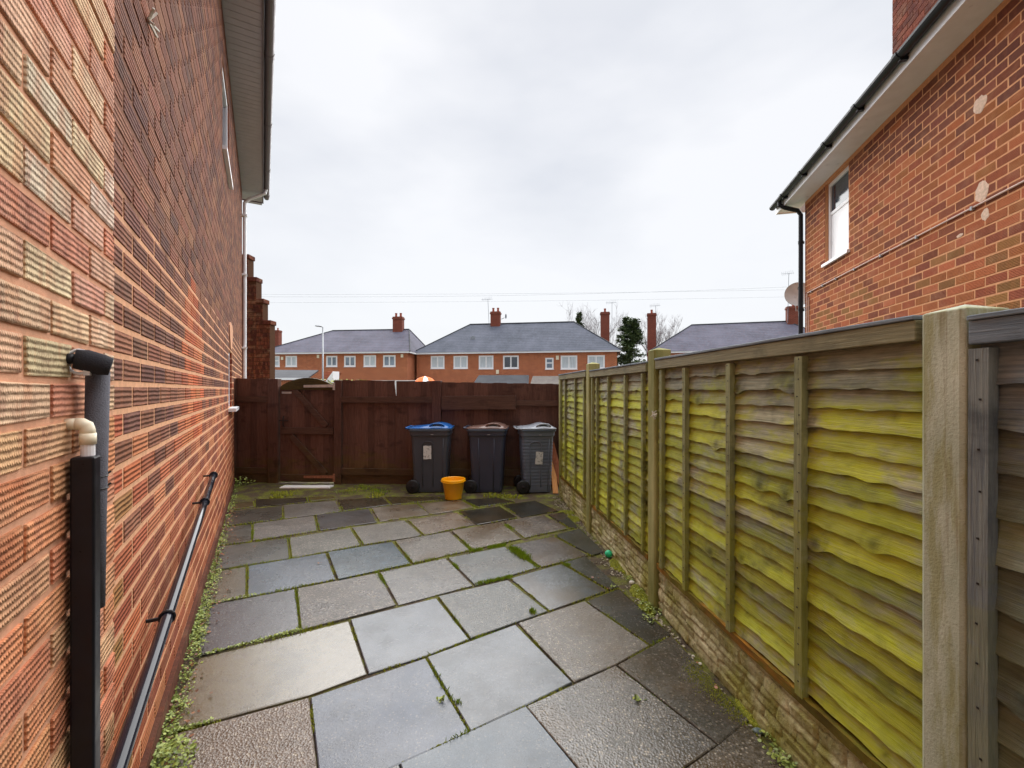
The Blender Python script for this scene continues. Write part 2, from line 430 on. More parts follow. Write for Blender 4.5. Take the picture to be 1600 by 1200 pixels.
def far_roof(name, a, b_, c_):
    m, t, b = newmat(name); k = NB(t); co = k.coord(); X, Y, Z = k.xyz(co)
    n = k.noise(k.coord((1,1,1)), .55, 5, .65); n2 = k.noise(k.coord((3,3,14)), 1.5, 4)
    st = k.math('SINE', k.math('MULTIPLY', Z, 2*math.pi/.2)); n3 = k.noise(co, 6, 3)
    c = k.mix(k.rng(n, .35, .65), a, b_); c = k.mix(k.math('MULTIPLY', k.rng(n2, .5, .7), .5), c, c_)
    c = k.mix(k.math('MULTIPLY', k.rng(st, .5, 1), .15), c, tuple(x*.5 for x in a))
    c = k.mix(k.math('MULTIPLY', k.rng(n3, .5, .7), .3), c, tuple(min(1,x*1.5) for x in b_))
    k.l(c, b.inputs['Base Color']); b.inputs['Roughness'].default_value = .7; b.inputs['Specular IOR Level'].default_value = .25
    k.l(k.bump(st, .25, .02), b.inputs['Normal'])
    return m
M['far_roof'] = far_roof('far_roof', lin(64,70,82), lin(88,92,106), lin(74,70,78))
M['far_roof_red'] = far_roof('far_roof_red', lin(68,68,82), lin(90,90,106), lin(98,70,76))
M['slate'] = far_roof('slate', lin(44,46,52), lin(64,66,72), lin(54,54,60))
M['glass'] = plain('glass', lin(120,134,150), .08, .5, .9, spec=.8)
M['glass_dark'] = plain('glass_dark', lin(44,52,66), .05, .4, .9, spec=.8)
M['curtain'] = plain('curtain', lin(196,204,212), .5, .25, 4, stretch=(8,8,.3))
M['lead'] = plain('lead', lin(150,150,155), .5, .2)
M['pot'] = plain('pot', lin(150,74,56), .8, .25)
M['metal'] = plain('metal', lin(150,152,156), .4, .15, metal=.6)
M['dish'] = plain('dish', lin(176,178,182), .5, .12)
M['wire'] = plain('wire', lin(190,195,202), .6, .05)
M['aerial'] = plain('aerial', lin(120,124,132), .5, .05)
M['bin_navy'] = plain('bin_navy', lin(64,68,79), .38, .14, 3, .1, 200)
M['bin_blueblack'] = plain('bin_blueblack', lin(54,58,76), .38, .14, 3, .1, 200)
M['bin_grey'] = plain('bin_grey', lin(96,106,124), .42, .16, 3, .1, 200)
M['rim_grey'] = plain('rim_grey', lin(82,96,116), .4, .1)
M['lid_blue'] = plain('lid_blue', lin(24,92,164), .3, .12, 5)
M['lid_brown'] = plain('lid_brown', lin(112,86,78), .3, .2, 5)
M['lid_grey'] = plain('lid_grey', lin(150,156,166), .3, .12, 5)
M['rubber'] = plain('rubber', lin(20,20,24), .5, .2)
M['yellow'] = plain('yellow', lin(244,172,10), .35, .05)
M['green_ball'] = plain('green_ball', lin(44,196,140), .4, .06)
M['hinge_grey'] = plain('hinge_grey', lin(190,176,168), .5, .2, 30)
M['hinge_rust'] = plain('hinge_rust', lin(150,96,70), .8, .4, 40)
M['white_stone'] = plain('white_stone', lin(215,212,200), .7, .15, 20, .5)
M['shell'] = plain('shell', lin(96,112,112), .5, .4, 60, .5)
M['orange'] = plain('orange', lin(232,112,40), .7, .1)
M['white_paint'] = plain('white_paint', lin(225,225,225), .6, .1)
def sticker_mat():
    m, t, b = newmat('sticker'); k = NB(t)
    n = k.noise(k.coord((1,1,1)), 45, 4, .7)
    k.l(k.mix(k.rng(n, .54, .62), lin(214,218,220), lin(120,126,132)), b.inputs['Base Color']); b.inputs['Roughness'].default_value = .5
    return m
M['sticker'] = sticker_mat()
def grass_ground():
    m, t, b = newmat('verge'); k = NB(t); co = k.coord()
    n = k.noise(co, .12, 6, .6); n2 = k.noise(co, 3, 5, .7)
    c = k.mix(k.rng(n2, .3, .7), lin(62,70,34), lin(96,104,56)); c = k.mix(k.rng(n, .48, .52), c, k.mix(n2, lin(84,84,86), lin(112,112,112)))
    k.l(c, b.inputs['Base Color']); b.inputs['Roughness'].default_value = .8
    return m
M['verge'] = grass_ground()

# ------------------------------------------------------------------ ground
g = MB(); g.face([g.v.append(p) or len(g.v)-1 for p in ((-500,-200,-.06),(500,-200,-.06),(500,700,-.06),(-500,700,-.06))])
g.build('ground', M['verge'], kind='structure')
def hill(x, y, s): return noise.noise(Vector((x*s, y*s, 3.1)))
g = MB()                                            # soil of the yard, slightly lumpy, rising to the fences
def soil(u, v):
    x = -5.2 + u*6.9; y = -2.5 + v*10.0
    return (x, y, -.014 + .007*hill(x, y, 2.2) + .005*hill(x, y, 9) + (.03*max(0, min(1, (y-6.15)/.6))))
g.grid(soil, 200, 260); g.build('yard_soil', M['soil'], smooth=True, kind='structure')

BLUE, AGG, DARK, TAN, OLIVE, GAG = lin(88,102,116), lin(102,99,90), lin(52,58,56), lin(108,102,76), lin(80,86,78), lin(100,106,108)
slabs = [  # outline as surveyed, colour, aggregate, wetness, brown film
 ([(627,1193),(821,1104),(960,1273),(713,1452)], BLUE,.1,.45,0),
 ([(824,1104),(962,1041),(1118,1163),(965,1270)], AGG,.9,.55,.9),
 ([(966,1039),(1049,993),(1168,1124),(1121,1160)], lin(88,84,70),.5,.45,.5),
 ([(967,1275),(1119,1167),(1164,1130),(1235,1206),(1120,1390)], lin(92,80,56),.9,.5,.8),
 ([(410,1296),(622,1196),(707,1455),(440,1650)], GAG,.6,.5,0),
 ([(242,1156),(481,1091),(499,1250),(166,1400)], lin(146,124,96),1,.35,.25),
 ([(487,1090),(664,1029),(731,1143),(625,1191),(505,1250)], BLUE,.15,.4,0),
 ([(669,1027),(805,977),(892,1066),(819,1102),(736,1141)], lin(108,114,122),.1,.4,0),
 ([(811,974),(913,940),(1013,1009),(961,1038),(897,1064)], lin(122,110,100),1,.5,.45),
 ([(917,939),(967,920),(1047,991),(1017,1007)], DARK,.2,.45,.2),
 ([(312,1029),(544,971),(571,1052),(481,1085),(246,1149)], lin(128,118,84),0,1.6,0),
 ([(549,968),(681,935),(731,998),(664,1024),(577,1051)], lin(114,122,130),.05,.45,0),
 ([(686,932),(793,907),(854,955),(736,996)], GAG,.7,.35,0),
 ([(799,903),(877,881),(948,922),(859,953)], lin(92,98,104),.1,.7,.7),
 ([(881,879),(915,869),(966,917),(952,921)], DARK,.2,.45,.1),
 ([(316,948),(460,921),(467,982),(311,1023)], lin(76,78,80),.2,.4,0),
 ([(465,920),(590,896),(617,945),(472,983)], AGG,1,.35,0),
 ([(595,894),(696,872),(737,914),(623,944)], lin(122,116,116),.6,.4,0),
 ([(701,871),(788,854),(840,886),(743,913)], GAG,.7,.35,.2),
 ([(797,852),(864,838),(918,867),(847,885)], lin(98,94,84),.4,.5,.8),
 ([(868,836),(906,826),(943,862),(924,867)], lin(66,70,70),.1,.5,.1),
 ([(336,893),(384,885),(383,932),(320,944)], TAN,0,.5,0),
 ([(389,884),(508,864),(523,904),(388,932)], BLUE,.15,.4,0),
 ([(513,863),(612,847),(640,880),(529,904)], BLUE,.1,.4,0),
 ([(618,845),(701,831),(733,859),(646,879)], AGG,1,.3,.5),
 ([(707,829),(782,816),(813,841),(739,858)], lin(116,100,78),.8,.4,.9),
 ([(788,814),(849,805),(886,826),(820,840)], lin(104,94,84),.8,.4,.6),
 ([(857,804),(880,800),(903,823),(892,825)], DARK,.1,.4,.3),
 ([(345,854),(448,841),(451,872),(337,890)], OLIVE,.2,.35,.2),
 ([(453,840),(546,825),(563,851),(457,871)], AGG,1,.25,0),
 ([(551,824),(632,813),(658,836),(569,850)], AGG,1,.25,0),
 ([(638,812),(713,801),(740,819),(663,835)], lin(130,108,92),.9,.35,.7),
 ([(718,799),(780,791),(808,808),(746,819)], lin(46,42,34),.1,.55,.2),
 ([(785,789),(836,782),(872,798),(815,807)], lin(50,50,42),.1,.55,.2),
 ([(351,824),(393,819),(392,845),(345,851)], lin(92,88,80),.1,.3,.2),
 ([(397,818),(490,806),(495,829),(396,844)], AGG,.9,.25,0),
 ([(494,804),(576,795),(588,815),(500,828)], lin(84,80,76),.1,.3,0),
 ([(581,793),(651,787),(671,803),(594,814)], lin(126,108,90),.9,.3,.5),
 ([(653,787),(719,781),(740,793),(673,803)], lin(130,108,80),.9,.3,.8),
 ([(724,781),(775,777),(804,784),(746,792)], lin(52,50,40),.1,.5,.2),
 ([(353,800),(440,790),(441,810),(351,821)], lin(82,78,70),.1,.35,0),
 ([(444,789),(523,783),(532,799),(445,810)], AGG,.9,.25,.2),
 ([(528,781),(597,777),(609,788),(537,798)], lin(70,60,46),.1,.4,.2),
 ([(601,776),(680,776),(692,780),(613,788)], lin(74,66,40),.1,.4,.3),
 ([(356,787),(395,783),(396,791),(354,797)], lin(106,92,60),.1,.3,.5),
 ([(399,780),(478,777),(480,784),(400,791)], lin(62,52,40),.1,.3,.2),
 ([(483,777),(521,775),(523,779),(485,783)], lin(110,92,52),.1,.3,.5),
]
pv = MB(); rs = random.Random(3); slab_polys = []
for poly, col, ag, we, br in slabs:
    pts = [ground(*p) for p in poly]
    area = sum(pts[i][0]*pts[(i+1)%len(pts)][1]-pts[(i+1)%len(pts)][0]*pts[i][1] for i in range(len(pts)))
    if area < 0: pts = pts[::-1]
    slab_polys.append(pts)
    ctr = (sum(p[0] for p in pts)/len(pts), sum(p[1] for p in pts)/len(pts)); pts = [(p[0]+(p[0]-ctr[0])*.005/max(.1,abs(p[0]-ctr[0])+abs(p[1]-ctr[1]))*1.4, p[1]+(p[1]-ctr[1])*.005/max(.1,abs(p[0]-ctr[0])+abs(p[1]-ctr[1]))*1.4) for p in pts]
    pv.cur = tuple(c*rs.uniform(.93,1.07) for c in col); pv.curw = (ag, we, br)
    z = rs.uniform(-.002, .003); pv.prism(pts, -.05, z, 0, .004)
# rows behind the viewer, same bond
ux = Vector((1100, 700)).normalized(); uy = Vector((-368, 700)).normalized()
O = Vector(ground(410, 1296)) - ux*1.9
for r_ in range(1, 5):
    for q in range(-2, 6):
        a = O - uy*(.62*r_+.0) + ux*(.90*q + (.4 if r_ % 2 else 0)) - uy*.42
        pts = [a, a+ux*.885, a+ux*.885+uy*.605, a+uy*.605]
        cxx = sum(p.x for p in pts)/4; cyy = sum(p.y for p in pts)/4
        if cxx > 1.33-.1*cyy-.5 or cxx < -.466-.5557*cyy+.45 or cyy > .98: continue
        k_ = rs.choice([(BLUE,.1,.4,0),(AGG,1,.35,.2),(GAG,.6,.4,0)])
        pv.cur = k_[0]; pv.curw = k_[1:]
        pv.prism([(p.x,p.y) for p in pts], -.05, rs.uniform(-.002,.003), 0, .004); slab_polys.append([(p.x,p.y) for p in pts])
pv.build('paving', M['slab'], attr=True, kind='structure')

# ------------------------------------------------------------------ brick wall generator
def brickwork(mb, L, z0, z1, holes, colour, mod=.245, course=.09, joint=.013, depth=.007, x0=0, rnd=None, phase=0, mi=0, jit=.0015, proud=0):
    rnd = rnd or random.Random(1); n0 = int(z0/course); n1 = int(math.ceil(z1/course))
    for j in range(n0, n1):
        za = j*course; zb = za+course-joint
        if zb > z1: break
        x = x0 - mod + ((mod*.5) if j % 2 else 0) + phase
        while x < L:
            a = max(x, x0); b = min(x+mod-joint, L); x += mod
            if b-a < .02: continue
            segs = [(a, b)]
            for (hx0, hz0, hx1, hz1) in holes:
                if zb > hz0+.02 and za < hz1-.02:
                    ns = []
                    for (p, q) in segs:
                        if q <= hx0 or p >= hx1: ns.append((p, q)); continue
                        if p < hx0-.02: ns.append((p, hx0))
                        if q > hx1+.02: ns.append((hx1, q))
                    segs = ns
            for (p, q) in segs:
                if q-p < .02: continue
                mb.cur = colour((p+q)/2, (za+zb)/2, rnd)
                J = lambda: rnd.uniform(-jit, jit)
                d = depth + rnd.uniform(-.0008, .0012) + proud
                A = [(p+J(), za+J()), (q+J(), za+J()), (q+J(), zb+J()), (p+J(), zb+J())]
                base = len(mb.v); e = .0025
                sg = [(1,1),(-1,1),(-1,-1),(1,-1)]
                for (u, w) in A: mb.v.append((u, .004, w))
                for (u, w) in A: mb.v.append((u, -d+.0015, w))
                for (u, w), (sa, sb) in zip(A, sg): mb.v.append((u+sa*e, -d, w+sb*e))
                for r_ in (0, 4):
                    for i in range(4):
                        i2 = (i+1) % 4
                        mb.face((base+r_+i, base+r_+i2, base+r_+4+i2, base+r_+4+i), mi)
                mb.face((base+8, base+9, base+10, base+11), mi)
def wallcore(mb, x0, x1, z0, z1, holes, thick=.12, mi=1):
    xs = sorted({x0, x1, *[h[0] for h in holes], *[h[2] for h in holes]}); zs = sorted({z0, z1, *[h[1] for h in holes], *[h[3] for h in holes]})
    for i in range(len(xs)-1):
        for j in range(len(zs)-1):
            cx, cz = (xs[i]+xs[i+1])/2, (zs[j]+zs[j+1])/2
            if any(h[0] < cx < h[2] and h[1] < cz < h[3] for h in holes): continue
            mb.box((xs[i], 0, zs[j]), (xs[i+1], thick, zs[j+1]), mi)
def vary(c, rnd, a=.12): 
    k = rnd.uniform(1-a, 1+a); return tuple(max(0, min(1, x*k*rnd.uniform(.95, 1.05))) for x in c)

def add_window(parent, x0, z0, x1, z1, rec=.07, fw=.05, mull=(), trans=(), glass=None, sill=True, sillout=.04, label=None, frost=None):
    """window part with frame / pane / sill as sub-parts; wall front is -y"""
    w = MB()
    w.box((x0, rec, z0), (x0+fw, rec+.06, z1)); w.box((x1-fw, rec, z0), (x1, rec+.06, z1))
    w.box((x0+fw, rec, z0), (x1-fw, rec+.06, z0+fw)); w.box((x0+fw, rec, z1-fw), (x1-fw, rec+.06, z1))
    for m_ in mull: w.box((m_-fw*.45, rec+.003, z0+fw), (m_+fw*.45, rec+.057, z1-fw))
    for m_ in trans: w.box((x0+fw, rec+.006, m_-fw*.4), (x1-fw, rec+.054, m_+fw*.4))
    win = w.build('window', M['upvc'], parent)
    p = MB(); p.box((x0+fw*.8, rec+.025, z0+fw*.8), (x1-fw*.8, rec+.032, z1-fw*.8)); p.build('pane', glass or M['glass'], win)
    if frost: p = MB(); p.box((x0+fw, rec+.018, z0+fw), (x1-fw, rec+.0235, frost)); p.build('blind', M['upvc'], win)
    if sill:
        q = MB(); q.box((x0-.04, -sillout, z0-.045), (x1+.04, rec+.02, z0-.001)); q.build('sill', M['upvc'], win)
    return win

# ------------------------------------------------------------------ left house
LH = thing('brick_house', 'tall left-hand house wall of ridged dark and pale bricks with white soffit and gutter', 'house', (-.466, 0, 0), math.atan2(.8741, -.4857))
SE = 11.32; SB = 1.555                       # far corner, start of the dark brickwork (along the wall)
wu = (5.85, 4.28, 6.95, 5.35); wl = (6.90, 1.25, 7.68, 2.05)
holes = [wu, wl]
ramp_near = [lin(234,192,160), lin(230,176,146), lin(236,212,172), lin(222,152,124), lin(232,186,156), lin(218,164,134), lin(236,204,164), lin(238,214,190)]
def col_near(x, z, r):
    if z < 1.45: pal = [lin(232,164,116), lin(224,146,102), lin(234,184,140), lin(220,146,112), lin(230,160,114)]
    else: pal = ramp_near
    return vary(r.choice(pal), r, .1)
def col_dark(x, z, r):
    if 3.03 < x < 4.0 and z < 2.42 and z > 1.12:
        top = 2.36 - abs(x-3.45)*.9
        ed = .12*math.sin(z*35)
        if z < top and 3.08+ed*.3 < x < 3.92+ed*.4: return vary(r.choice([lin(212,118,74), lin(196,102,64), lin(210,128,84), lin(178,100,70)]), r, .1)
    if z > 1.98 + .035*x: return vary(r.choice([lin(134,90,74), lin(118,80,68), lin(148,98,78), lin(106,74,66), lin(154,106,80)]), r, .14)
    t = max(0, min(1, (z-1.0)/.5)) if x < 5 else max(0, min(1, (z-1.2)/.6))
    a = r.choice([lin(140,92,72), lin(122,82,66), lin(152,102,78), lin(112,76,66)]); b = r.choice([lin(196,116,82), lin(178,102,72), lin(208,134,94), lin(156,92,70)])
    if x < 1.9 and z < 1.45: b = r.choice([lin(196,112,74), lin(170,120,72), lin(176,96,68)])
    k = 1 if r.random() < t else 0
    return vary(a if k else b, r, .12)
w = MB(); rnd = random.Random(11)
brickwork(w, SB-.006, 0, 5.86, [], col_near, x0=-1.6, rnd=rnd, mi=0, jit=.003, proud=.009, joint=.0165, depth=.004)
w.box((-1.6, -.008, -.05), (SB, .12, 5.88), 1)
wall_n = w.build('wall', [M['brick_near'], M['mortar_near']], LH, attr=True)
wall_n['label'] = 'pale orange ridged brick end of the wall'
w = MB()
brickwork(w, SE, .1, 5.86, holes, col_dark, x0=SB+.012, rnd=rnd, mi=0, joint=.020, phase=.02, depth=.0025)
wallcore(w, SB, SE, -.05, 5.88, holes)
w.cur = lin(104,68,56); w.box((SB+.01, -.022, -.05), (SE, -.001, .085), 0)
# brick returns in the window reveals
for (hx0, hz0, hx1, hz1) in holes:
    z = hz0
    while z < hz1-.02:
        w.cur = vary(lin(150,70,50), rnd); w.box((hx1-.006, .004, z+.004), (hx1+.01, .10, min(z+.078, hz1)), 0); z += .09
w.box((SE-.1, .12, -.05), (SE, 6, 5.88), 1)
w.build('wall', [M['brick_dark'], M['mortar_left']], LH, attr=True)['label'] = 'dark weathered brick length of the wall with pale mortar low down'
add_window(LH, *wu, rec=.015, fw=.075, glass=M['glass_dark'], sillout=.05)
add_window(LH, *wl, rec=.03, fw=.05, glass=M['glass'], sillout=.09)
# patch of render over lower window, scar
p = MB()
p.loft([[(7.28+.38*math.cos(t)*(.8+.25*math.sin(3*t)), -.001-q, 2.26+.26*math.sin(t)*(.9+.2*math.cos(2*t))) for t in [2*math.pi*i/14 for i in range(14)]][::-1] for q in (0, .014)])
p.build('render_patch', M['mortar_near'], LH)
# soffit, fascia, gutter
OV = .395
s = MB(); s.box((-1.6, -OV, 5.885), (SE+.45, .02, 5.90))
for i in range(0, 118): s.box((-1.6+i*.115, -OV+.01, 5.8805), (-1.6+i*.115+.105, -.01, 5.886))
s.build('soffit', M['soffit'], LH)
s = MB(); s.box((-1.6, -OV-.022, 5.86), (SE+.45, -OV-.001, 6.06)); s.box((SE+.451, -OV-.022, 5.86), (SE+.47, .3, 6.06)); s.build('fascia', M['gut_brown'], LH)
def gutter(mb, x0, x1, y, z, r, n=8):
    for sgn in (1,):
        ring = [(y + r*math.cos(t), z + r*math.sin(t)) for t in [math.pi + math.pi*i/n for i in range(n+1)]]
        inner = [(y + (r-.006)*math.cos(t), z + (r-.006)*math.sin(t)) for t in [math.pi + math.pi*i/n for i in range(n+1)]][::-1]
        pts = ring + inner
        mb.loft([[(x0, a, b) for a, b in pts], [(x1, a, b) for a, b in pts]])
s = MB(); gutter(s, -1.6, SE+.48, -OV-.084, 6.02, .06)
for xx in (1.2, 3.0, 4.8, 6.6, 8.4, 10.2, 11.6): gutter(s, xx, xx+.09, -OV-.084, 6.022, .067)
s.build('gutter', M['gut_brown'], LH, smooth=False)
s = MB(); s.tube([(SE-.14, -OV-.07, 5.97), (SE-.14, -OV-.05, 5.88), (SE-.12, -OV+.08, 5.80), (SE-.1, -.14, 5.70), (SE-.1, -.055, 5.60), (SE-.1, -.055, 5.4)], .036, 12)
s.tube([(SE-.1, -.055, 5.42), (SE-.1, -.055, 0.0)], .036, 12)
for zz in (5.3, 4.0, 2.4): s.box((SE-.16, -.1, zz), (SE-.04, -.001, zz+.04))
s.build('downpipe', M['upvc'], LH, smooth=False)
s = MB(); s.beam((-1.6, -OV-.05, 6.06), (SE+.5, -OV-.05, 6.06), .01, .01)
s.v = []; s.f = []; s.m = []; s.c = []; s.w = []
s.loft([[(-1.6, -OV-.03, 6.065), (-1.6, 4.5, 9.6), (-1.6, 4.5, 9.5), (-1.6, -OV+.1, 6.06)], [(SE+.5, -OV-.03, 6.065), (SE+.5, 4.5, 9.6), (SE+.5, 4.5, 9.5), (SE+.5, -OV+.1, 6.06)]])
s.build('roof', M['slate'], LH)

# pipes on the left wall (local: x along the wall, -y out of it)
lowp = MB(); lowp.tube([(x, -.07, .83-(3.92-x)*.1285) for x in (3.98, 3.0, 2.0, 1.2, .2)], .0215, 14)
lp = lowp.build('waste_pipe', M['pipe_gloss'], LH, smooth=True)
for x in (3.95, 3.35, 2.02, .9):
    z = .83-(3.92-x)*.1285
    c = MB(); c.tube([(x, -.07+.026*math.cos(t), z+.026*math.sin(t)) for t in [2*math.pi*i/12 for i in range(13)]], .005, 6)
    c.box((x-.004, -.05, z-.006), (x+.004, -.001, z+.006)); c.build('pipe_clip', M['rubber'], lp)
c = MB(); c.box((.1, -.012, -.012+.40), (.2, -.008, .4)); 
# insulated overflow pipe
ip = MB(); bx = 1.247
ip.tube([(bx-.075, -.004, 1.572), (bx-.063, -.03, 1.572)], .012, 12)
op = ip.build('overflow_pipe', M['pipe_black'], LH, smooth=True)
f_ = MB(); f_.tube([(bx-.062, -.022, 1.573), (bx-.058, -.04, 1.570), (bx-.050, -.068, 1.560), (bx-.047, -.084, 1.556)], [.022,.0255,.0255,.021], 16); f_.build('foam_sleeve', M['foam_dark'], op, smooth=True)
f_ = MB(); f_.tube([(bx-.006, -.050, 1.545), (bx, -.043, 1.2), (bx, -.041, .96)], [.0235,.0225,.0215], 16); f_.build('foam_sleeve', M['foam'], op, smooth=True)
f_ = MB(); f_.box((bx-.026, -.052, -.02), (bx-.001, -.020, .985)); f_.build('lower_pipe', M['pipe_black'], op, bevel=.004)
f_ = MB(); f_.tube([(bx-.06+.0*math.cos(t), -.030+.022*math.cos(t)*1.0, 1.566+.028*math.sin(t)) for t in [2*math.pi*i/16 for i in range(17)]], .0035, 6); f_.box((bx-.066, -.050, 1.534), (bx-.054, -.038, 1.546)); f_.build('cable_tie', M['upvc'], op)
for zz in (1.285, 1.255): 
    f_ = MB(); f_.tube([(bx+.0235*math.cos(t), -.043+.0235*math.sin(t), zz) for t in [2*math.pi*i/16 for i in range(17)]], .0025, 6); f_.beam((bx+.02, -.058, zz), (bx+.030, -.066, zz+.006), .004, .004); f_.build('cable_tie', M['rubber'], op)
el = MB(); ex = 1.180
el.tube([(ex, -.008, 1.420), (ex, -.034, 1.420)], .0135, 14); el.tube([(ex, -.026, 1.420), (ex, -.037, 1.4195), (ex, -.044, 1.415), (ex, -.0465, 1.405), (ex, -.047, 1.395)], .0145, 16); el.tube([(ex, -.047, 1.398), (ex, -.047, 1.372)], .0158, 16)
elo = el.build('elbow_pipe', M['cream'], LH, smooth=True)
el = MB(); el.tube([(ex, -.047, 1.378), (ex, -.047, 1.33)], .0135, 14); el.build('white_pipe', M['upvc'], elo)
el = MB(); el.box((ex-.028, -.066, -.02), (ex+.018, -.022, 1.345)); el.build('pipe_cover', M['pipe_black'], elo, bevel=.005)
# old wall fixing high on the dark brick
f_ = MB(); 
for a in range(5): f_.beam((2.05, -.005, 2.98), (2.05+.05*math.cos(a*1.3), -.03, 2.98+.05*math.sin(a*1.3)), .008, .008)
f_.build('wall_fixing', M['white_stone'], LH)

# stepped brick wall past the far corner
SW = thing('stepped_wall', 'dark brown brick wall with stepped capped top beyond the white downpipe', 'wall', (-6.9, 11.0, 0), 0)
w = MB(); cap = MB(); cols = lambda x, z, r: vary(r.choice([lin(78,44,34), lin(66,38,32), lin(92,52,38)]), r)
xs = [(-2.4,.33,4.74), (.33,.46,4.74-.52), (.46,.63,3.68+.02), (.63,.93,3.17-.03)]
stp = [(0.0,.42,4.72,.45), (.42,.62,4.16,.64), (.62,.78,3.63,.81), (.78,.955,3.10,.985)]
z_prev = 0
for i, (a, b, zt, cb) in enumerate(stp):
    a0 = 0 if i == 0 else a
    brickwork(w, b, .1, zt-.01, [], cols, x0=a0+.003, rnd=rnd, mod=.26, course=.10, joint=.014)
    w.box((a0, 0, -.05), (b, .24, zt), 1)
    cap.box((a0, -.02, zt+.001), (cb, .26, zt+.11), 0)
w.build('wall', [M['brick_plain'], M['mortar_step']], SW, attr=True)
cap.cur = lin(84,42,34); cap.c = [cap.cur]*len(cap.f); cap.build('coping', M['brick_plain'], SW, attr=True, bevel=.015)

# ------------------------------------------------------------------ right house
def rw(Y): return 3.265 + .2429*Y
YC = 7.94; RD = Vector((.2360, .9717))
RH = thing('brick_house', 'orange brick house on the right with black gutter, white soffit and small upstairs window', 'house', (rw(YC), YC, 0), math.atan2(-.9717, -.2360))
def rs_(px): Y = 3.265*F/(px-970.0); return (YC-Y)/.9717, Y
s0, Y0 = rs_(1289); s1, Y1 = rs_(1326)
hw = (s0, ztop(411, Y0)-.02, s1, 4.77)
pal_r = [lin(176,98,66), lin(160,88,60), lin(188,108,70), lin(146,82,60), lin(180,104,66), lin(168,102,60), lin(138,78,56)]
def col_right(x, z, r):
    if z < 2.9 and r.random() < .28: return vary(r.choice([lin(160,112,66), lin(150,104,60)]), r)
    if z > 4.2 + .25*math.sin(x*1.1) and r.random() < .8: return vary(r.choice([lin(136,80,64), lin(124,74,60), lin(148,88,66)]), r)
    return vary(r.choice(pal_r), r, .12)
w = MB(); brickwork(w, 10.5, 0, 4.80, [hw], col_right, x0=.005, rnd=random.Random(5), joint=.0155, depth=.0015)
wallcore(w, 0, 10.5, -.05, 4.82, [hw])
w.box((0, .12, -.05), (.11, 7, 4.82), 1)
w.build('wall', [M['brick_right'], M['mortar_right']], RH, attr=True)
w = MB()                                              # far end wall bricks are out of sight, kept plain
add_window(RH, hw[0], hw[1], hw[2], hw[3], rec=.05, fw=.06, trans=(4.28,), glass=M['glass_dark'], sillout=.04, frost=4.26)
s = MB(); s.box((-.45, -.30, 4.826), (10.5, .02, 4.84)); s.build('soffit', M['upvc'], RH)
s = MB(); s.box((-.45, -.325, 4.81), (10.5, -.301, 4.97)); s.box((-.475, -.325, 4.81), (-.451, .4, 4.97)); s.build('fascia', M['upvc'], RH)
s = MB(); gutter(s, -.46, 10.5, -.385, 4.945, .058)
for i in range(9): gutter(s, .1+i*.85, .1+i*.85+.07, -.385, 4.947, .066); s.box((.12+i*.85, -.40, 4.868), (.16+i*.85, -.326, 4.90))
s.build('gutter', M['pipe_black'], RH)
s = MB(); s.tube([(-.08, -.385, 4.93), (-.08, -.38, 4.84), (-.06, -.30, 4.78), (-.04, -.10, 4.70), (-.035, -.055, 4.62), (-.035, -.055, 4.4)], .038, 12)
s.tube([(-.035, -.055, 4.45), (-.035, -.055, 0)], .038, 12)
for zz in (4.1, 2.9): s.tube([(-.035,-.055,zz),(-.035,-.055,zz+.05)], .045, 12); s.box((-.05, -.05, zz), (-.02, -.001, zz+.04))
s.build('downpipe', M['pipe_black'], RH, smooth=False)
s = MB(); s.tube([(.13, -.016, 0.5), (.13, -.016, 3.17), (.15, -.016, 3.185), (10.4, -.016, 3.175)], .009, 8); s.tube([(.20, -.014, .5), (.20, -.014, 3.10)], .007, 8)
cd = s.build('conduit', plain('conduit', lin(206,176,164), .5, .2), RH)
for x in (.3, .75, 1.2, 1.75, 2.4, 3.1, 3.9, 4.8, 5.6): 
    s = MB(); s.box((x, -.028, 3.16), (x+.025, -.001, 3.195)); s.build('saddle_clip', M['lead'], cd)
def patch(cx, cz, a, b, seed, mat):
    rr = random.Random(seed); pts = [(a*math.cos(t)*rr.uniform(.75,1.1), b*math.sin(t)*rr.uniform(.75,1.1)) for t in [2*math.pi*i/40 for i in range(40)]]; pts = [((u+pts[i-1][0]+pts[(i+1)%40][0])/3, (v+pts[i-1][1]+pts[(i+1)%40][1])/3) for i, (u, v) in enumerate(pts)]
    p = MB(); p.loft([[(cx+u*k, -q, cz+v*k) for u, v in pts][::-1] for q, k in ((0, 1), (.002, .98), (.0045, .7))]); p.build('mortar_patch', mat, RH)
for (px, py, a, b) in ((1531,163,.085,.085), (1534,300,.09,.10), (1540,335,.05,.06), (1500,368,.05,.02)):
    sx_, yy = rs_(px); patch(sx_, ztop(py, yy), a, b, px, plain('filler%d' % px, lin(208,178,156), .9, .22, 30, .6))
# roof and chimney
s = MB(); s.loft([[(-.47, -.33, 4.99), (-.47, 3.6, 7.9), (-.47, 3.6, 7.8), (-.47, -.25, 4.972)], [(10.5, -.33, 4.99), (10.5, 3.6, 7.9), (10.5, 3.6, 7.8), (10.5, -.25, 4.972)]]); s.build('roof', M['far_roof'], RH)
ycx = Y_ = 0
off = .75                                   # chimney face set back from the wall line
Yk = (3.265+off)/(592.0/700-.2429); sk = (YC-Yk)/.9717 - off*.23
CH = thing('x', 'x', 'x') if False else None
w = MB(); brickwork(w, sk+1.5, 5.4, 9.3, [], lambda x, z, r: vary(r.choice([lin(120,58,44), lin(102,50,42), lin(134,68,52)]), r), x0=sk, rnd=rnd, joint=.0115, depth=.005)
for i in range(len(w.v)): w.v[i] = (w.v[i][0], w.v[i][1]+off, w.v[i][2])
w.box((sk, off, 5.3), (sk+1.5, off+.6, 9.32), 1)
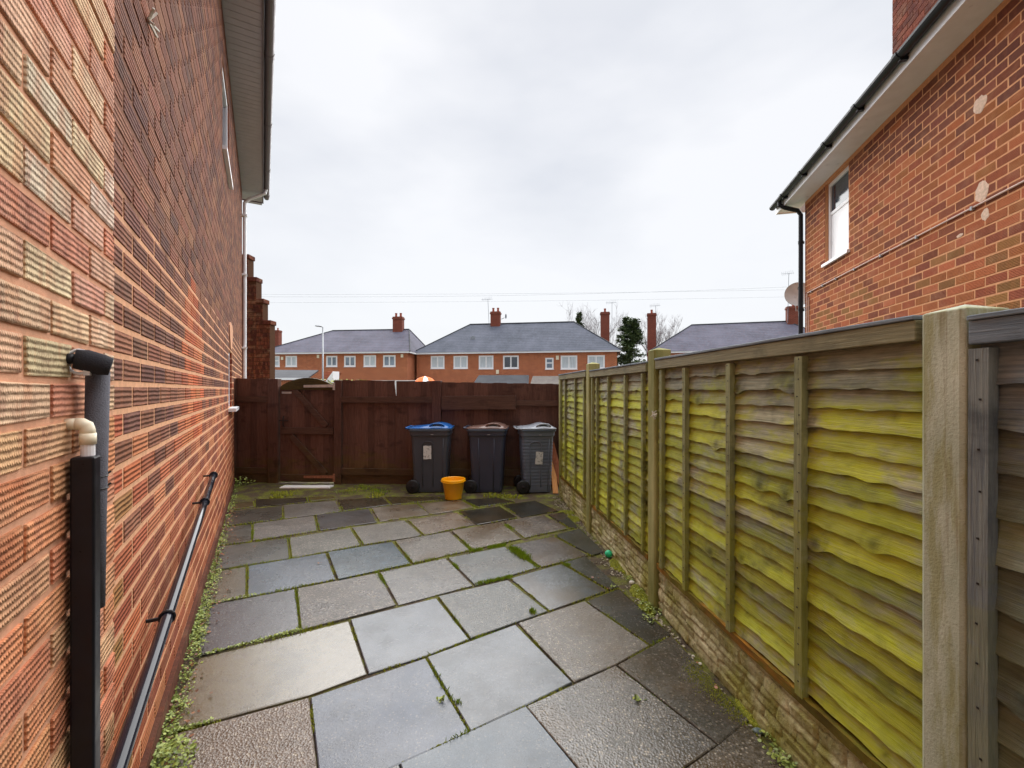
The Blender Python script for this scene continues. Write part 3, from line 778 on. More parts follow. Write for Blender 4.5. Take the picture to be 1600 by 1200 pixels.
w.build('chimney', [M['brick_right'], mortar_mat('mortar_chim', lin(150,92,72))], RH, attr=True)
# satellite dish on the end of the right house
ds = MB(); rr_ = .24
Yd = 8.35; Xd = (1247-800)/700*Yd; zd = ztop(461, Yd)
DT = thing('satellite_dish', 'grey satellite dish beside the black downpipe at the corner of the orange brick house', 'satellite dish', (Xd, Yd, zd), R(0))
ax = Vector((-.45, -.80, .28)).normalized(); q_ = ax.to_track_quat('Z', 'Y').to_matrix()
def dishp(u, v): 
    t = 2*math.pi*u; r = rr_*v; p = q_ @ Vector((r*math.cos(t)*.92, r*math.sin(t), .9*r*r)); return p
ds.grid(dishp, 36, 8); ds.grid(lambda u, v: dishp(u, v) - ax*.008 , 36, 8); ds.build('dish', M['dish'], DT, smooth=True)
d2 = MB(); f0 = q_ @ Vector((0, 0, .24)); d2.tube([q_ @ Vector((0, -rr_, .05)), f0 + q_ @ Vector((0,-.02,0))], .009, 8); d2.tube([f0, f0+ax*.06], .022, 10); d2.build('feed_arm', M['rubber'], DT)
d3 = MB(); d3.tube([(0, .0, -.02), (.02, .07, -.05), (.12, .07, -.22), (.30, -.12, -.28)], .014, 8); d3.tube([(-.05,.01,-.02),(-.05,-.02,-.30),(.04,-.03,-.30),(.04,-.03,-.22)], .007, 6); d3.build('bracket', M['dish'], DT)

# ------------------------------------------------------------------ right fence
FY0 = 6.32
FE = thing('garden_fence', 'long green-stained waney lap fence with concrete posts along the right side', 'fence', (1.33-.1*FY0, FY0, 0), math.atan2(-.995, .0995))
def fs(Y): return (FY0-Y)/.995
def waney(name, Ya, Yb, z0, z1, nb, mat, bmat, rmat, battens, seed, label=None, cap=True):
    rr = random.Random(seed); xa, xb = fs(Ya), fs(Yb); mb = MB(); pitch = (z1-.05-z0)/nb
    for j in range(nb):
        zb = z0 + j*pitch; zt = zb + pitch + .03
        knots = [(rr.uniform(xa, xb), rr.uniform(.006, .022), rr.uniform(.02, .05)) for _ in range(rr.choice([0,1,1,2]))]
        ph = rr.uniform(0, 100); amp = rr.choice([.002,.003,.004,.006,.009]); tl = rr.uniform(-.008, .008)
        def edge(x):
            e = amp*noise.noise(Vector((x*1.6, ph, 0)))*1.5 + .0045*noise.noise(Vector((x*13, ph, 5)))*2 + tl*(x-xa)/(xb-xa)
            for kx, kd, kw in knots: e -= kd*math.exp(-((x-kx)/kw)**2)
            return e
        yo = rr.uniform(-.002, .002)
        def fn(u, v):
            x = xa + u*(xb-xa); e = edge(x); lo = zb + e; z = lo + v*(zt-lo)
            y = -.026 + .021*v + yo + .0012*noise.noise(Vector((x*5, z*30, ph)))
            for kx, kd, kw in knots: y -= .006*math.exp(-((x-kx)/kw)**2 - ((z-zb-.02)/.03)**2)
            return (x, y, z)
        nu = int((xb-xa)/.012); nv_ = 7; kk = knots + [(rr.uniform(xa, xb), 0, rr.uniform(.008, .016), rr.uniform(.2,.8)) for _ in range(rr.choice([0,0,1,1,2]))]
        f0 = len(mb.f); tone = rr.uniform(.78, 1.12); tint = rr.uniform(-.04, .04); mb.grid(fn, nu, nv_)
        for i in range(nu+1):
            for j2 in range(nv_+1):
                x = xa+i/nu*(xb-xa); v = j2/nv_; q = tone
                for kn in kk:
                    vc_ = .25 if len(kn) == 3 else kn[3]; rad = min(kn[2], .030)
                    dd = math.hypot((x-kn[0])/rad, (v-vc_)*pitch*1.25/(rad*.8))
                    q *= 1-.62*math.exp(-dd*dd) ; q *= 1-.22*math.exp(-((dd-1.7)/.35)**2)
                q *= 1-.28*max(0, noise.noise(Vector((x*30, v*9+ph, 1.5))))
                q *= 1-.35*max(0, 1-v*nv_/1.2)*max(0, noise.noise(Vector((x*9, ph, 3)))+.2)  # lap shadow painted into the colour of the lower edge and underside
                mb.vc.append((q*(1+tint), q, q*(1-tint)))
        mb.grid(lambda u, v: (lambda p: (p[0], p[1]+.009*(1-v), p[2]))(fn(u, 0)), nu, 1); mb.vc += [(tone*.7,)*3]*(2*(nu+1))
    mb.vc += [(.5,.5,.5)]*8; mb.box((xa, .004, z0-.01), (xb, .012, z1-.02))
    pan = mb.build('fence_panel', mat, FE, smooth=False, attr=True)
    if label: pan['label'] = label
    t = MB(); t.box((xa, -.05, z1-.06), (xb, -.022, z1)); t.box((xa, -.022, z1-.02), (xb, .03, z1-.002)); t.build('top_rail', rmat, pan, bevel=.003)
    if cap: t = MB(); t.box((xa, -.056, z1+.001), (xb, .035, z1+.014)); t.build('capping_strip', M['rail_grey'], pan, bevel=.003)
    for Yq, wd in battens:
        x = fs(Yq); t = MB(); bend = rr.uniform(-.006, .006)
        t.loft([[(x-wd/2+bend*math.sin(h*3), -.048, z0-.01+h*(z1-.061-z0)), (x+wd/2+bend*math.sin(h*3), -.048, z0-.01+h*(z1-.061-z0)), (x+wd/2+bend*math.sin(h*3), -.02, z0-.01+h*(z1-.061-z0)), (x-wd/2+bend*math.sin(h*3), -.02, z0-.01+h*(z1-.061-z0))] for h in [i/8 for i in range(9)]])
        for q_i in range(nb): zz = z0+(q_i+.55+rr.uniform(-.1,.1))*pitch; xn = x+rr.uniform(-.006,.006); t.box((xn-.0025, -.0495, zz-.0025), (xn+.0025, -.046, zz+.0025), 1)
        t.build('batten', [bmat, M['rubber']], pan)
    t = MB(); xs_ = [xa+(xb-xa)*i/60 for i in range(61)]
    t.loft([[(x, -.036+.006*noise.noise(Vector((x*9,1,0))), z0-.045), (x, -.040+.008*noise.noise(Vector((x*7,2,0))), z0-.006+.008*noise.noise(Vector((x*11,3,0)))), (x, .01, z0-.004), (x, .01, z0-.045)] for x in xs_])
    t.build('bottom_rail', M['rot'], pan)
    return pan
ZB = .325
waney('a', 3.06, 1.285, ZB, 1.70, 18, M['slat'], M['batten'], M['rail'], [(2.98,.035),(2.66,.033),(2.21,.036),(1.74,.040)], 21, 'bright yellow-green stained panel nearest but one')
waney('b', 4.70, 3.22, ZB, 1.69, 18, M['slat'], M['batten'], M['rail'], [(4.62,.033),(4.46,.03),(4.10,.03),(3.66,.036),(3.30,.03)], 33)
waney('c', 6.28, 4.86, ZB, 1.70, 18, M['slat'], M['batten'], M['rail'], [(6.2,.036),(5.9,.03),(5.36,.036),(4.95,.03)], 45)
waney('d', 1.150, -.70, .30, 1.675, 12, M['slat_grey'], M['batten_grey'], M['rail_grey'], [(1.128,.045),(.7,.036),(.25,.036),(-.2,.036),(-.64,.036)], 57, 'greyer panel at the right edge')
def post(Ya, Yb, zt, mat, prot=.04, back=.07):
    xa, xb = fs(Yb), fs(Ya); t = MB(); rr = random.Random(int(zt*1000)+int(Ya*10))
    t.loft([[(xa, -prot, z), (xa+.012, -prot-.008, z), (xb-.012, -prot-.008, z), (xb, -prot, z), (xb, back, z), (xa, back, z)] for z in (-.05, .4, .8, 1.2, zt)], cap1=False)
    n = len(t.v); top = [n-6+i for i in range(6)]; t.v.append(((xa+xb)/2+.01, (back-prot)/2-.01, zt+.018)); 
    for i in range(6): t.face((top[i], top[(i+1)%6], n))
    return t.build('fence_post', mat, FE, bevel=.004)
post(1.158, 1.272, 1.712, M['concrete'], .043, .085)['label'] = 'pale grey concrete post nearest the viewer'
post(3.07, 3.19, 1.775, M['concrete_green'])
post(4.72, 4.84, 1.775, M['concrete_green'])
post(6.29, 6.38, 1.66, M['concrete_green'], .02)
post(-.82, -.71, 1.712, M['concrete'])
# stone-faced gravel boards
def gravel(Ya, Yb, seed):
    rr = random.Random(seed); xa, xb = fs(Ya), fs(Yb); zt = ZB-.045; rows = []; z = -.05
    while z < zt-.02:
        h = rr.uniform(.035, .065); xs = [xa-.1]
        while xs[-1] < xb: xs.append(xs[-1]+rr.uniform(.09, .26))
        rows.append((z, min(z+h, zt), xs, [rr.uniform(.3, 1) for _ in xs], [rr.uniform(-.15,.15) for _ in xs])); z += h
    mb = MB(); nu = int((xb-xa)/.009); nv = 36
    def depth_at(x, z):
        xx = x; zw = z + .022*noise.noise(Vector((x*3, z*6, seed))) + .004*noise.noise(Vector((x*16, z*20, seed)))
        for (a, b, xs, hs, tl) in rows:
            if a <= zw < b or (b == rows[-1][1] and zw >= b):
                for i in range(len(xs)-1):
                    if xs[i] <= xx < xs[i+1]:
                        u = (xx-xs[i])/(xs[i+1]-xs[i]); v = (zw-a)/(b-a); 
                        e = min(u*(xs[i+1]-xs[i]), (1-u)*(xs[i+1]-xs[i]), v*(b-a)*1.2, (1-v)*(b-a)*1.2)/.007
                        e = max(0, min(1, e)); e = e*e*(3-2*e)
                        return e*(.004+.010*hs[i]+tl[i]*(v-.5)*.09) + .004*noise.noise(Vector((x*40, z*40, seed))), e, hs[i]
        return 0, 0, .5
    base = 0; hs_ = []
    for i in range(nu+1):
        for j in range(nv+1):
            x = xa+(xb-xa)*i/nu; z = -.05+(zt+.05)*j/nv; d, e, hh = depth_at(x, z)
            mb.v.append((x, -.012-d, z)); hs_.append((e, hh))
    for i in range(nu):
        for j in range(nv):
            a = i*(nv+1)+j; e = hs_[a][0]; hh = hs_[a][1]; q = (.75+.35*hh)*(.55+.45*e); mb.cur = (q, q, q)
            mb.face((a, a+nv+1, a+nv+2, a+1))
    mb.cur = (.8,.8,.8); mb.box((xa, -.010, -.05), (xb, .03, zt-.001))
    mb.build('gravel_board', M['stone'], FE, attr=True, smooth=True)
gravel(3.06, 1.285, 1); gravel(4.71, 3.2, 2); gravel(6.28, 4.85, 3); gravel(1.15, -.7, 4)
tg = MB()
for a in range(14): tg.tube([(fs(3.02)+random.uniform(-.02,.02), -.05-random.uniform(0,.03), 1.33+random.uniform(-.03,.03)), (fs(3.02)+random.uniform(-.03,.03), -.06-random.uniform(0,.03), 1.33+random.uniform(-.03,.03))], .003, 5)
tag(tg.build('rag', M['white_stone']), 'scrap of pale twine and leaf caught on the green-stained middle fence post', 'twine').matrix_world = FE.matrix_basis if False else Matrix.Translation(FE.location) @ Matrix.Rotation(math.atan2(-.995, .0995), 4, 'Z')

# ------------------------------------------------------------------ back fence and gate
BX0, BY0, BS = -4.42, 7.22, .068
ang = -math.atan(BS)
BF = thing('board_fence', 'dark brown vertical board fence across the back behind the bins', 'fence', (BX0, BY0, 0), ang)
def bX(px):
    k = (px-CX)/F; X = k*(BY0 - BS*(-BX0)*1.0 - 0) if False else None
    # line Y = BY0 - BS*(X-BX0)
    X = k*(BY0 + BS*BX0)/(1+BS*k); Y = BY0 - BS*(X-BX0)
    return math.hypot(X-BX0, Y-BY0) * (1 if X >= BX0 else -1), Y
def bz(px, py): return ztop(py, bX(px)[1])
def boards(parent, pa, pb, ya, yb, seed, name='boards', wd=.10, y=0.0, z0=.03, th=.018, skip=(), gap=.003, mat=None):
    rr = random.Random(seed); xa = bX(pa)[0]; xb = bX(pb)[0]; mb = MB(); n = max(1, round((xb-xa)/wd)); w_ = (xb-xa)/n
    for i in range(n):
        x = xa+i*w_; t = (x-xa)/(xb-xa); px_ = pa+(pb-pa)*t; zt = bz(px_, ya+(yb-ya)*t) + rr.uniform(-.006, .006)
        yy = y + rr.uniform(-.004, .004); r_ = gap
        if i in skip: r_ = .0
        mb.loft([[(x+r_, yy, z), (x+w_+.012, yy+.007, z), (x+w_+.012, yy+th, z), (x+r_, yy+th, z)] for z in (z0, zt)])
    return mb.build(name, mat or M['brown'], parent)
boards(BF, 352, 421, 591, 592, 1)
boards(BF, 535, 615, 594, 595, 2); boards(BF, 619, 676, 595, 596, 3, z0=.03); boards(BF, 614, 621, 619, 619, 6, y=.010); kb = MB(); kb.loft([[(bX(612)[0], .011, bz(617,619)), (bX(618.5)[0], .011, bz(617,619)), (bX(615.5)[0], .011, bz(617,594))][::-1], [(bX(612)[0], .019, bz(617,619)), (bX(618.5)[0], .019, bz(617,619)), (bX(615.5)[0], .019, bz(617,594))][::-1]]); kb.build('split_board', M['brown'], BF) 
boards(BF, 690, 884, 597, 600.5, 4); boards(BF, 676, 690, 596, 596.5, 5, y=.01)
def bpost(pa, pb, py, y0=-.055, y1=.05, label=None):
    xa = bX(pa)[0]; xb = bX(pb)[0]; t = MB(); t.box((xa, y0, -.05), (xb, y1, bz(pa, py))); return t.build('fence_post', M['brown'], BF, bevel=.006)
bpost(360.5, 369, 591, -.05); bpost(421, 437, 592); bpost(524, 535, 594); bpost(676, 690, 595); bpost(872, 881, 600)
def brail(pa, pb, ya, yb, y0=-.045, mat='brown_rail', slope=0, name='rail'):
    xa = bX(pa)[0]; xb = bX(pb)[0]; za = bz(pa, ya); zb = bz(pa, yb); z2 = slope
    t = MB(); t.loft([[(x, y0, zz1+d), (x, -.003, zz1+d), (x, -.003, zz0+d), (x, y0, zz0+d)] for x, zz1, zz0, d in ((xa, za, zb, 0), ((xa+xb)/2, za, zb, slope/2), (xb, za, zb, slope))]); return t.build(name, M[mat], BF, bevel=.003)
brail(370, 421, 619, 628, -.03); brail(370, 421, 730, 739, -.03)
brail(535, 676, 620, 629); brail(690, 872, 624, 632, -.03, slope=-.02); brail(535, 676, 731, 741); brail(690, 872, 732, 742)
brail(691, 806, 619, 640, -.065, slope=.01, name='patch_board'); 
kb = MB(); xa = bX(352)[0]; xb = bX(421)[0]; kb.box((xa, -.012, .0), (xb, -.002, .18)); kb.build('kick_board', M['brown_rail'], BF)
kb = MB(); kb.box((bX(535)[0], -.012, 0), (bX(676)[0], -.0045, .17)); kb.box((bX(690)[0], -.012, 0), (bX(872)[0], -.0045, .17)); kb.build('kick_board', M['brown_rail'], BF)
# gate
GT = thing('garden_gate', 'dark brown wooden gate with arched mossy top and two diagonal braces', 'gate', (BX0+bX(439)[0]*math.cos(ang), BY0+bX(439)[0]*math.sin(ang), 0), ang)
gx = lambda px: bX(px)[0]-bX(439)[0]
mb = MB(); rr = random.Random(9); n = 9; xa, xb = gx(437.3), gx(524); w_ = (xb-xa)/n
for i in range(n):
    x = xa+i*w_; pxm = 440+83*(i+.5)/n; arch = 13*math.sin(math.pi*(pxm-440)/83)
    mb.loft([[(x+.003, yy_*0-.0, z), (x+w_, .003, z), (x+w_, .018, z), (x+.003, .018, z)] for yy_, z in ((0, .045), (0, bz(pxm, 606-arch)))])
mb.build('boards', M['brown'], GT)
mb = MB(); N = 20
ringsA = []
for i in range(N+1):
    px = 441+(523-441)*i/N; a = 13*math.sin(math.pi*i/N)**.8; zt = bz(px, 603.5-a); zb_ = bz(px, 609); x = gx(px)
    ringsA.append([(x, -.04, zt), (x, -.001, zt+.004), (x, -.001, zb_), (x, -.04, zb_)])
mb.loft(ringsA); mb.build('arched_rail', M['moss_wood'], GT, bevel=.003)
for (pa, pb, ya, yb, y0) in ((441, 522, 668, 678, -.035), (441, 522, 741, 752, -.035)):
    t = MB(); t.box((gx(pa), y0, bz(480, yb)), (gx(pb), -.001, bz(480, ya))); t.build('cross_rail', M['brown_rail'], GT, bevel=.003)
for (p, q) in (((461, 608), (511, 666)), ((456, 680), (510, 740))):
    t = MB(); t.beam((gx(p[0]), -.018, bz(*p)), (gx(q[0]), -.018, bz(*q)), .030, .085, up=(0, 0, 1)); t.build('brace', M['brown_rail'], GT, bevel=.003)
for (ya, yb, mt) in ((601, 606.5, 'hinge_grey'), (742, 748.5, 'hinge_rust')):
    t = MB(); zA, zB_ = bz(500, ya), bz(500, yb); za2 = zB_+.012
    t.loft([[(gx(477), -.050, zA-.045), (gx(477), -.043, zA-.045), (gx(477), -.043, zA-.008), (gx(477), -.050, zA-.008)], [(gx(524), -.050, zA-.042), (gx(524), -.043, zA-.042), (gx(524), -.043, zA+.004), (gx(524), -.050, zA+.004)]])
    t.box((gx(523), -.068, zB_-.03), (gx(526), -.05, zA+.03))
    for px in (484, 492, 505, 516): t.tube([(gx(px), -.055, (zA+zB_)/2), (gx(px), -.049, (zA+zB_)/2)], .007, 8)
    t.build('hinge', M[mt], GT)
t = MB(); t.tube([(gx(445), -.03, bz(445, 650)), (gx(445), -.05, bz(445, 654)), (gx(445), -.05, bz(445, 664)), (gx(445), -.02, bz(445, 667))], .008, 8); t.beam((gx(438), -.03, bz(440, 657)), (gx(452), -.03, bz(440, 657)), .01, .012); t.build('latch', M['rubber'], GT)
t = MB(); t.box((gx(441), -.012, bz(441, 615)), (gx(456), -.001, bz(441, 612))); t.build('strap', M['hinge_grey'], GT)
# pale concrete threshold beyond the gate
st = MB(); st.box((BX0+bX(437)[0]-.1, 7.0, -.055), (BX0+bX(530)[0], 8.6, .028))
o = st.build('path', M['verge'], kind='structure'); o.location = (.10, .22, 0)

th = MB(); th.box((-3.50, 6.74, -.02), (-2.74, 6.90, .034)); o = th.build('threshold', M['white_paint'], bevel=.008)
tag(o, 'pale white threshold strip lying at the foot of the brown gate', 'threshold')
# ------------------------------------------------------------------ wheelie bins
def rrect(hx, hy, r, z, n=5, cx=0, cy=0):
    pts = []
    for (sx_, sy_, a0) in ((1,1,0), (-1,1,90), (-1,-1,180), (1,-1,270)):
        for i in range(n+1):
            a = R(a0 + 90*i/n); pts.append((cx+sx_*(hx-r)+r*math.cos(a), cy+sy_*(hy-r)+r*math.sin(a), z))
    return pts
def wheelie(label, loc, rz, body, lid, rim, hx=.285, ht=.93, sticker=None, sides=True, lidh=.07, cut=.16, rings=False):
    t = thing('wheelie_bin', label, 'bin', loc, rz, 'wheelie bins against the brown fence')
    hy = .24; m = MB()
    prof = [(.02, .82, .85), (.06, .84, .87), (.25, .875, .90), (.5, .915, .935), (.75, .96, .97), (ht-.08, .985, .99)]
    m.loft([rrect(hx*a, hy*b, .045, z) for z, a, b in prof])
    if rings:
        for i in range(16):
            z = .12+i*.048; f = .85+(z/ht)*.135
            m.loft([rrect(hx*f+.002, hy*(f+.015)+.002, .045, z), rrect(hx*f+.0025, hy*(f+.015)+.0022, .045, z+.014), rrect(hx*f+.002, hy*(f+.015)+.002, .045, z+.028)])
    m.loft([rrect(hx*.99+.004, hy*.99+.004, .05, ht-.10), rrect(hx*1.0+.012, hy+.012, .05, ht-.085), rrect(hx+.014, hy+.014, .05, ht-.02)])
    bd = m.build('body', body, t, smooth=False, bevel=.004)
    if sides:                                    # moulded arch panel on the side facing the yard
        a = MB(); f = lambda z: -(hy*(.85+.16*z/ht))-.004
        pts = []; cxp = -.03; hw_ = .085
        for z in (.10, .3, .5, .68): pts.append((cxp-hw_*(.85+.15*z), f(z), z))
        for i in range(1, 8): t_ = math.pi*(1-i/8); pts.append((cxp+hw_*.96*math.cos(t_), f(.74)-.001, .70+.06*math.sin(t_)))
        for z in (.68, .5, .3, .10): pts.append((cxp+hw_*(.85+.15*z), f(z), z))
        a.tube(pts, .007, 6)
        a.tube([(hx*.62, f(.05), .05), (hx*.70, f(.8), .8)], .005, 6)
        a.build('moulded_panel', body, bd, smooth=True)
    else:
        a = MB()
        for u in (-.45, .42): a.tube([(hx*u*.88, -(hy*.87)-.002, .05), (hx*u, -(hy*.99)-.002, .80)], .006, 6)
        a.build('moulded_rib', body, bd, smooth=True)
    rm = MB(); rm.loft([rrect(hx+.012, hy+.012, .05, ht-.028), rrect(hx+.03, hy+.025, .055, ht-.02), rrect(hx+.034, hy+.028, .055, ht+.002), rrect(hx+.02, hy+.02, .05, ht+.008)], cap0=True); rm.build('rim', rim, t, bevel=.003)
    # lid : low at the hinge, hump towards the front with a moulded grip
    L = MB(); hxl, hyl = hx+.03, hy+.02
    def lz(x, y):
        u = (x+hxl)/(2*hxl); v = abs(y)/hyl
        e = max(0, min(1, (1-v)/.22)); e = e*e*(3-2*e); e2 = max(0, min(1, min(u, 1-u)/.10)); e2 = e2*e2*(3-2*e2)
        h = lidh*(.28 + .72*math.exp(-((u-.66)/.27)**2))
        g_ = math.exp(-((u-.70)/.10)**4 - ((v)/.42)**4)
        return ht + .010 + h*(.25+.75*e)*e2 - .0*g_
    L.grid(lambda u, v: (-hxl+2*hxl*u, -hyl+2*hyl*v, lz(-hxl+2*hxl*u, -hyl+2*hyl*v)), 44, 28)
    L.loft([rrect(hxl+.004, hyl+.004, .03, ht+.009), rrect(hxl+.006, hyl+.006, .03, ht+.022), rrect(hxl-.01, hyl-.01, .03, ht+.024)])
    ld = L.build('lid', lid, t, smooth=True)
    gp = MB(); ux_ = hxl*.34; zc = lz(ux_, -hyl*.80)
    pr = [(ux_-.11, .0), (ux_-.07, .030), (ux_, .040), (ux_+.07, .030), (ux_+.10, .0)]
    gp.tube([(x, -hyl*.86, ht+.045+d) for x, d in pr], .012, 8)
    gp.build('lid_rib', lid, ld, smooth=True)
    rc = MB(); rc.loft([[(ux_+.06*math.cos(a_)-.005, -hyl*.9+q, ht+.048+.017*math.sin(a_)+.006) for a_ in [2*math.pi*i/14 for i in range(14)]] for q in (0, .06)]); rc.build('grip_recess_shade', M['rubber'], ld)  # solid dark insert stands for the shade inside the grip opening
    hb = MB(); hb.tube([(-hxl+.01, -hyl*.75, ht+.01), (-hxl-.045, -hyl*.75, ht+.018), (-hxl-.045, hyl*.75, ht+.018), (-hxl+.01, hyl*.75, ht+.01)], .013, 8); hb.build('handle', lid if lid != M['lid_brown'] else body, t, smooth=True)
    for sy_ in (-1, 1):
        wh = MB(); yy = sy_*(hy*.86+.012); cx_, cz_ = -hx*.84-.012, .100
        prof = [(.055, -.022), (.088, -.025), (.1, -.015), (.1, .015), (.088, .025), (.055, .022)]
        wh.loft([[(cx_+r_*math.cos(a_), yy+q, cz_+r_*math.sin(a_)) for a_ in [2*math.pi*i/28 for i in range(28)]] for r_, q in prof])
        wo = wh.build('wheel', M['rubber'], t, smooth=True)
        hu = MB(); hu.loft([[(cx_+r_*math.cos(a_), yy+sy_*q, cz_+r_*math.sin(a_)) for a_ in [2*math.pi*i/20 for i in range(20)]] for r_, q in ((.055, .018), (.052, .024), (.03, .018), (.022, .03), (.008, .032))][::1]); hu.build('hub', M['pipe_black'], wo, smooth=True)
    axl = MB(); axl.tube([(-hx*.84-.012, -hy*.86, .1), (-hx*.84-.012, hy*.86, .1)], .012, 8); axl.build('axle', M['metal'], t)
    if sticker:
        sx_, sz, sw_, sh, tl = sticker; s_ = MB(); yy = -(hy*(.85+.16*sz/ht))-.0085; rr = random.Random(int(sx_*999)+3)
        pts = []
        for (a_, b_) in ((-1,-1),(1,-1),(1,1),(-1,1)):
            pass
        edge = [(-1,-1),(-.3,-1.02),(.4,-.97),(1,-1),(.97,-.3),(1.02,.4),(.98,1),(.3,.97),(-.4,1.02),(-1,.98),(-.96,.3),(-1.03,-.4)]
        def sp(u, v, q):
            x_ = u*sw_/2; z_ = v*sh/2; return (sx_+x_*math.cos(tl)-z_*math.sin(tl), yy-q-(z_*.045), sz+x_*math.sin(tl)+z_*math.cos(tl))
        s_.loft([[sp(u, v, q) for u, v in edge] for q in (0, .002)]); s_.build('sticker', M['sticker'], bd)
    mk = MB(); f_y = -(hy+.0165); mk.box((.015, f_y-.001, ht-.075), (.055, f_y+.002, ht-.067)); mk.build('badge', M['lead'], bd)
    return t
YB_ = 6.70
def bx_(pa, pb): return ((pa+pb)/2-CX)/F*6.46
wheelie('dark grey wheelie bin with blue lid, leftmost of three, beside the yellow bucket', (bx_(640,701), YB_, -.004), R(2), M['bin_navy'], M['lid_blue'], M['rim_grey'], hx=.278, sticker=(-.035, .60, .115, .195, 0))
wheelie('navy blue wheelie bin with brown lid, in the middle of three', (bx_(733,790), YB_-.01, -.004), R(-3), M['bin_blueblack'], M['lid_brown'], M['rim_grey'], hx=.262, sides=False)
wheelie('lighter grey ribbed wheelie bin with pale grey lid, next to the leaning planks', (bx_(813,863), YB_-.03, -.002), R(5), M['bin_grey'], M['lid_grey'], M['rim_grey'], hx=.235, ht=.925, sticker=(.02, .52, .105, .18, R(-4)), rings=True)

# bucket
yb = 6.18; xb_ = (708.5-CX)/F*yb
BK = thing('bucket', 'round yellow plastic bucket on the paving in front of the bins', 'bucket', (xb_, yb, .002), 0)
m = MB(); m.lathe([(.0, .0), (.112, .0), (.114, .012), (.150, .235), (.163, .238), (.166, .246), (.164, .272), (.158, .274), (.155, .262), (.150, .24), (.110, .012), (0, .010)], n=40, cap0=False, cap1=False)
m.build('tub', M['yellow'], BK, smooth=True).modifiers.new('w', 'WELD')
m = MB(); m.tube([(.166*math.cos(a), .166*math.sin(a)-.0, .25-.05*math.sin(a*1)) for a in [math.pi+math.pi*i/16 for i in range(17)]][:1] + [(.168*math.cos(a), -.172*abs(math.sin(a))-.002, .25-.012*abs(math.sin(a))) for a in [math.pi+math.pi*i/20 for i in range(21)]], .003, 6); m.build('handle', M['yellow'], BK)
# leaning planks
def plank(label, p, q, w_, th, mat):
    b = MB(); P0, P1 = Vector(p), Vector(q); b.beam((0,0,0), P1-P0, w_, th, up=(0, 1, .2)); o = b.build('plank', mat, bevel=.003); o.location = P0
    tag(o, label, 'plank', 'planks leaning at the back corner'); return o
plank('pale orange plank leaning on the back fence beside the grey bin', (.625, 6.42, .012), (.60, 6.86, .62), .075, .022, M['plank_light'])
plank('darker red-brown plank leaning in the back corner by the green fence', (.74, 6.42, .012), (.60, 6.88, .70), .085, .022, M['plank_red'])
# ball
bx0, by0 = ground(949, 869); m = MB(); rb = .033
m.lathe([(max(.0001, rb*math.sin(math.pi*i/14)), rb-rb*math.cos(math.pi*i/14)) for i in range(15)], n=24); o = m.build('ball', M['green_ball'], smooth=True); o.location = (bx0+.01, by0, -.012); tag(o, 'small bright green ball lying by the foot of the right fence', 'ball')
def stone(px, py, r, mat, label, cat='stone', sq=.7, seed=1):
    x, y = ground(px, py); m = MB(); rr = random.Random(seed)
    rings = []
    for i in range(9):
        th = math.pi*(i+.02)/8.04; rings.append([(r*math.sin(th)*math.cos(a)*(1+.25*noise.noise(Vector((math.cos(a)*1.5, math.sin(a)*1.5, th+seed)))), r*.8*math.sin(th)*math.sin(a)*(1+.25*noise.noise(Vector((math.cos(a)*1.5+4, math.sin(a), th+seed)))), r*sq*(1-math.cos(th))) for a in [2*math.pi*k/12 for k in range(12)]])
    m.loft(rings); o = m.build('stone' if cat == 'stone' else 'shell', mat, smooth=True); o.location = (x, y, -.012); tag(o, label, cat); return o
stone(987, 911, .022, M['white_stone'], 'white stone in the moss nearest the green ball', seed=2)
stone(1083, 1024, .010, M['white_stone'], 'tiny white pebble by the fence foot, farther of the close pair', seed=3)
stone(1094, 1036, .011, M['white_stone'], 'tiny white pebble by the fence foot, nearer of the close pair', seed=4)
stone(1184, 1142, .022, M['shell'], 'ribbed blue-grey shell in the gap at the foot of the right fence', 'shell', .5, 5)
stone(892, 783, .02, M['white_stone'], 'small pale stone in the back right corner below the planks', seed=6)

# ------------------------------------------------------------------ ground plants
def inside(p, poly):
    c = False; n = len(poly)
    for i in range(n):
        a, b = poly[i], poly[(i+1) % n]
        if (a[1] > p[1]) != (b[1] > p[1]) and p[0] < (b[0]-a[0])*(p[1]-a[1])/(b[1]-a[1])+a[0]: c = not c
    return c
def on_slab(x, y): return any(inside((x, y), q) for q in slab_polys)
def leaf(mb, c, s_, rr, up=.5):
    d = Vector((rr.uniform(-1,1), rr.uniform(-1,1), rr.uniform(.0, up))).normalized(); n_ = Vector((rr.uniform(-.6,.6), rr.uniform(-.6,.6), 1)).normalized()
    a = d.cross(n_).normalized()*s_*.45; d = d*s_
    b = len(mb.v); C0 = Vector(c)
    for p in (C0, C0+d*.35+a*.8, C0+d*.8+a*.7, C0+d, C0+d*.8-a*.7, C0+d*.35-a*.8): mb.v.append(tuple(p))
    mb.face(range(b, b+6))
rr = random.Random(77); wd = MB()
nW = Vector((.8741, .4857)); dW = Vector((-.4857, .8741)); oW = Vector((-.466, 0))
def weed_clump(sx_, out_, rad, hgt, n, s0=.007, s1=.016):
    for _ in range(n):
        a = rr.uniform(0, 2*math.pi); q = rad*math.sqrt(rr.random()); p = oW+dW*(sx_+q*math.cos(a)*1.6)+nW*(max(.028, out_+q*math.sin(a)))
        z = rr.random()*hgt*max(.1, 1-(q/rad)**2*.7); leaf(wd, (p.x, p.y, z), rr.uniform(s0, s1), rr)
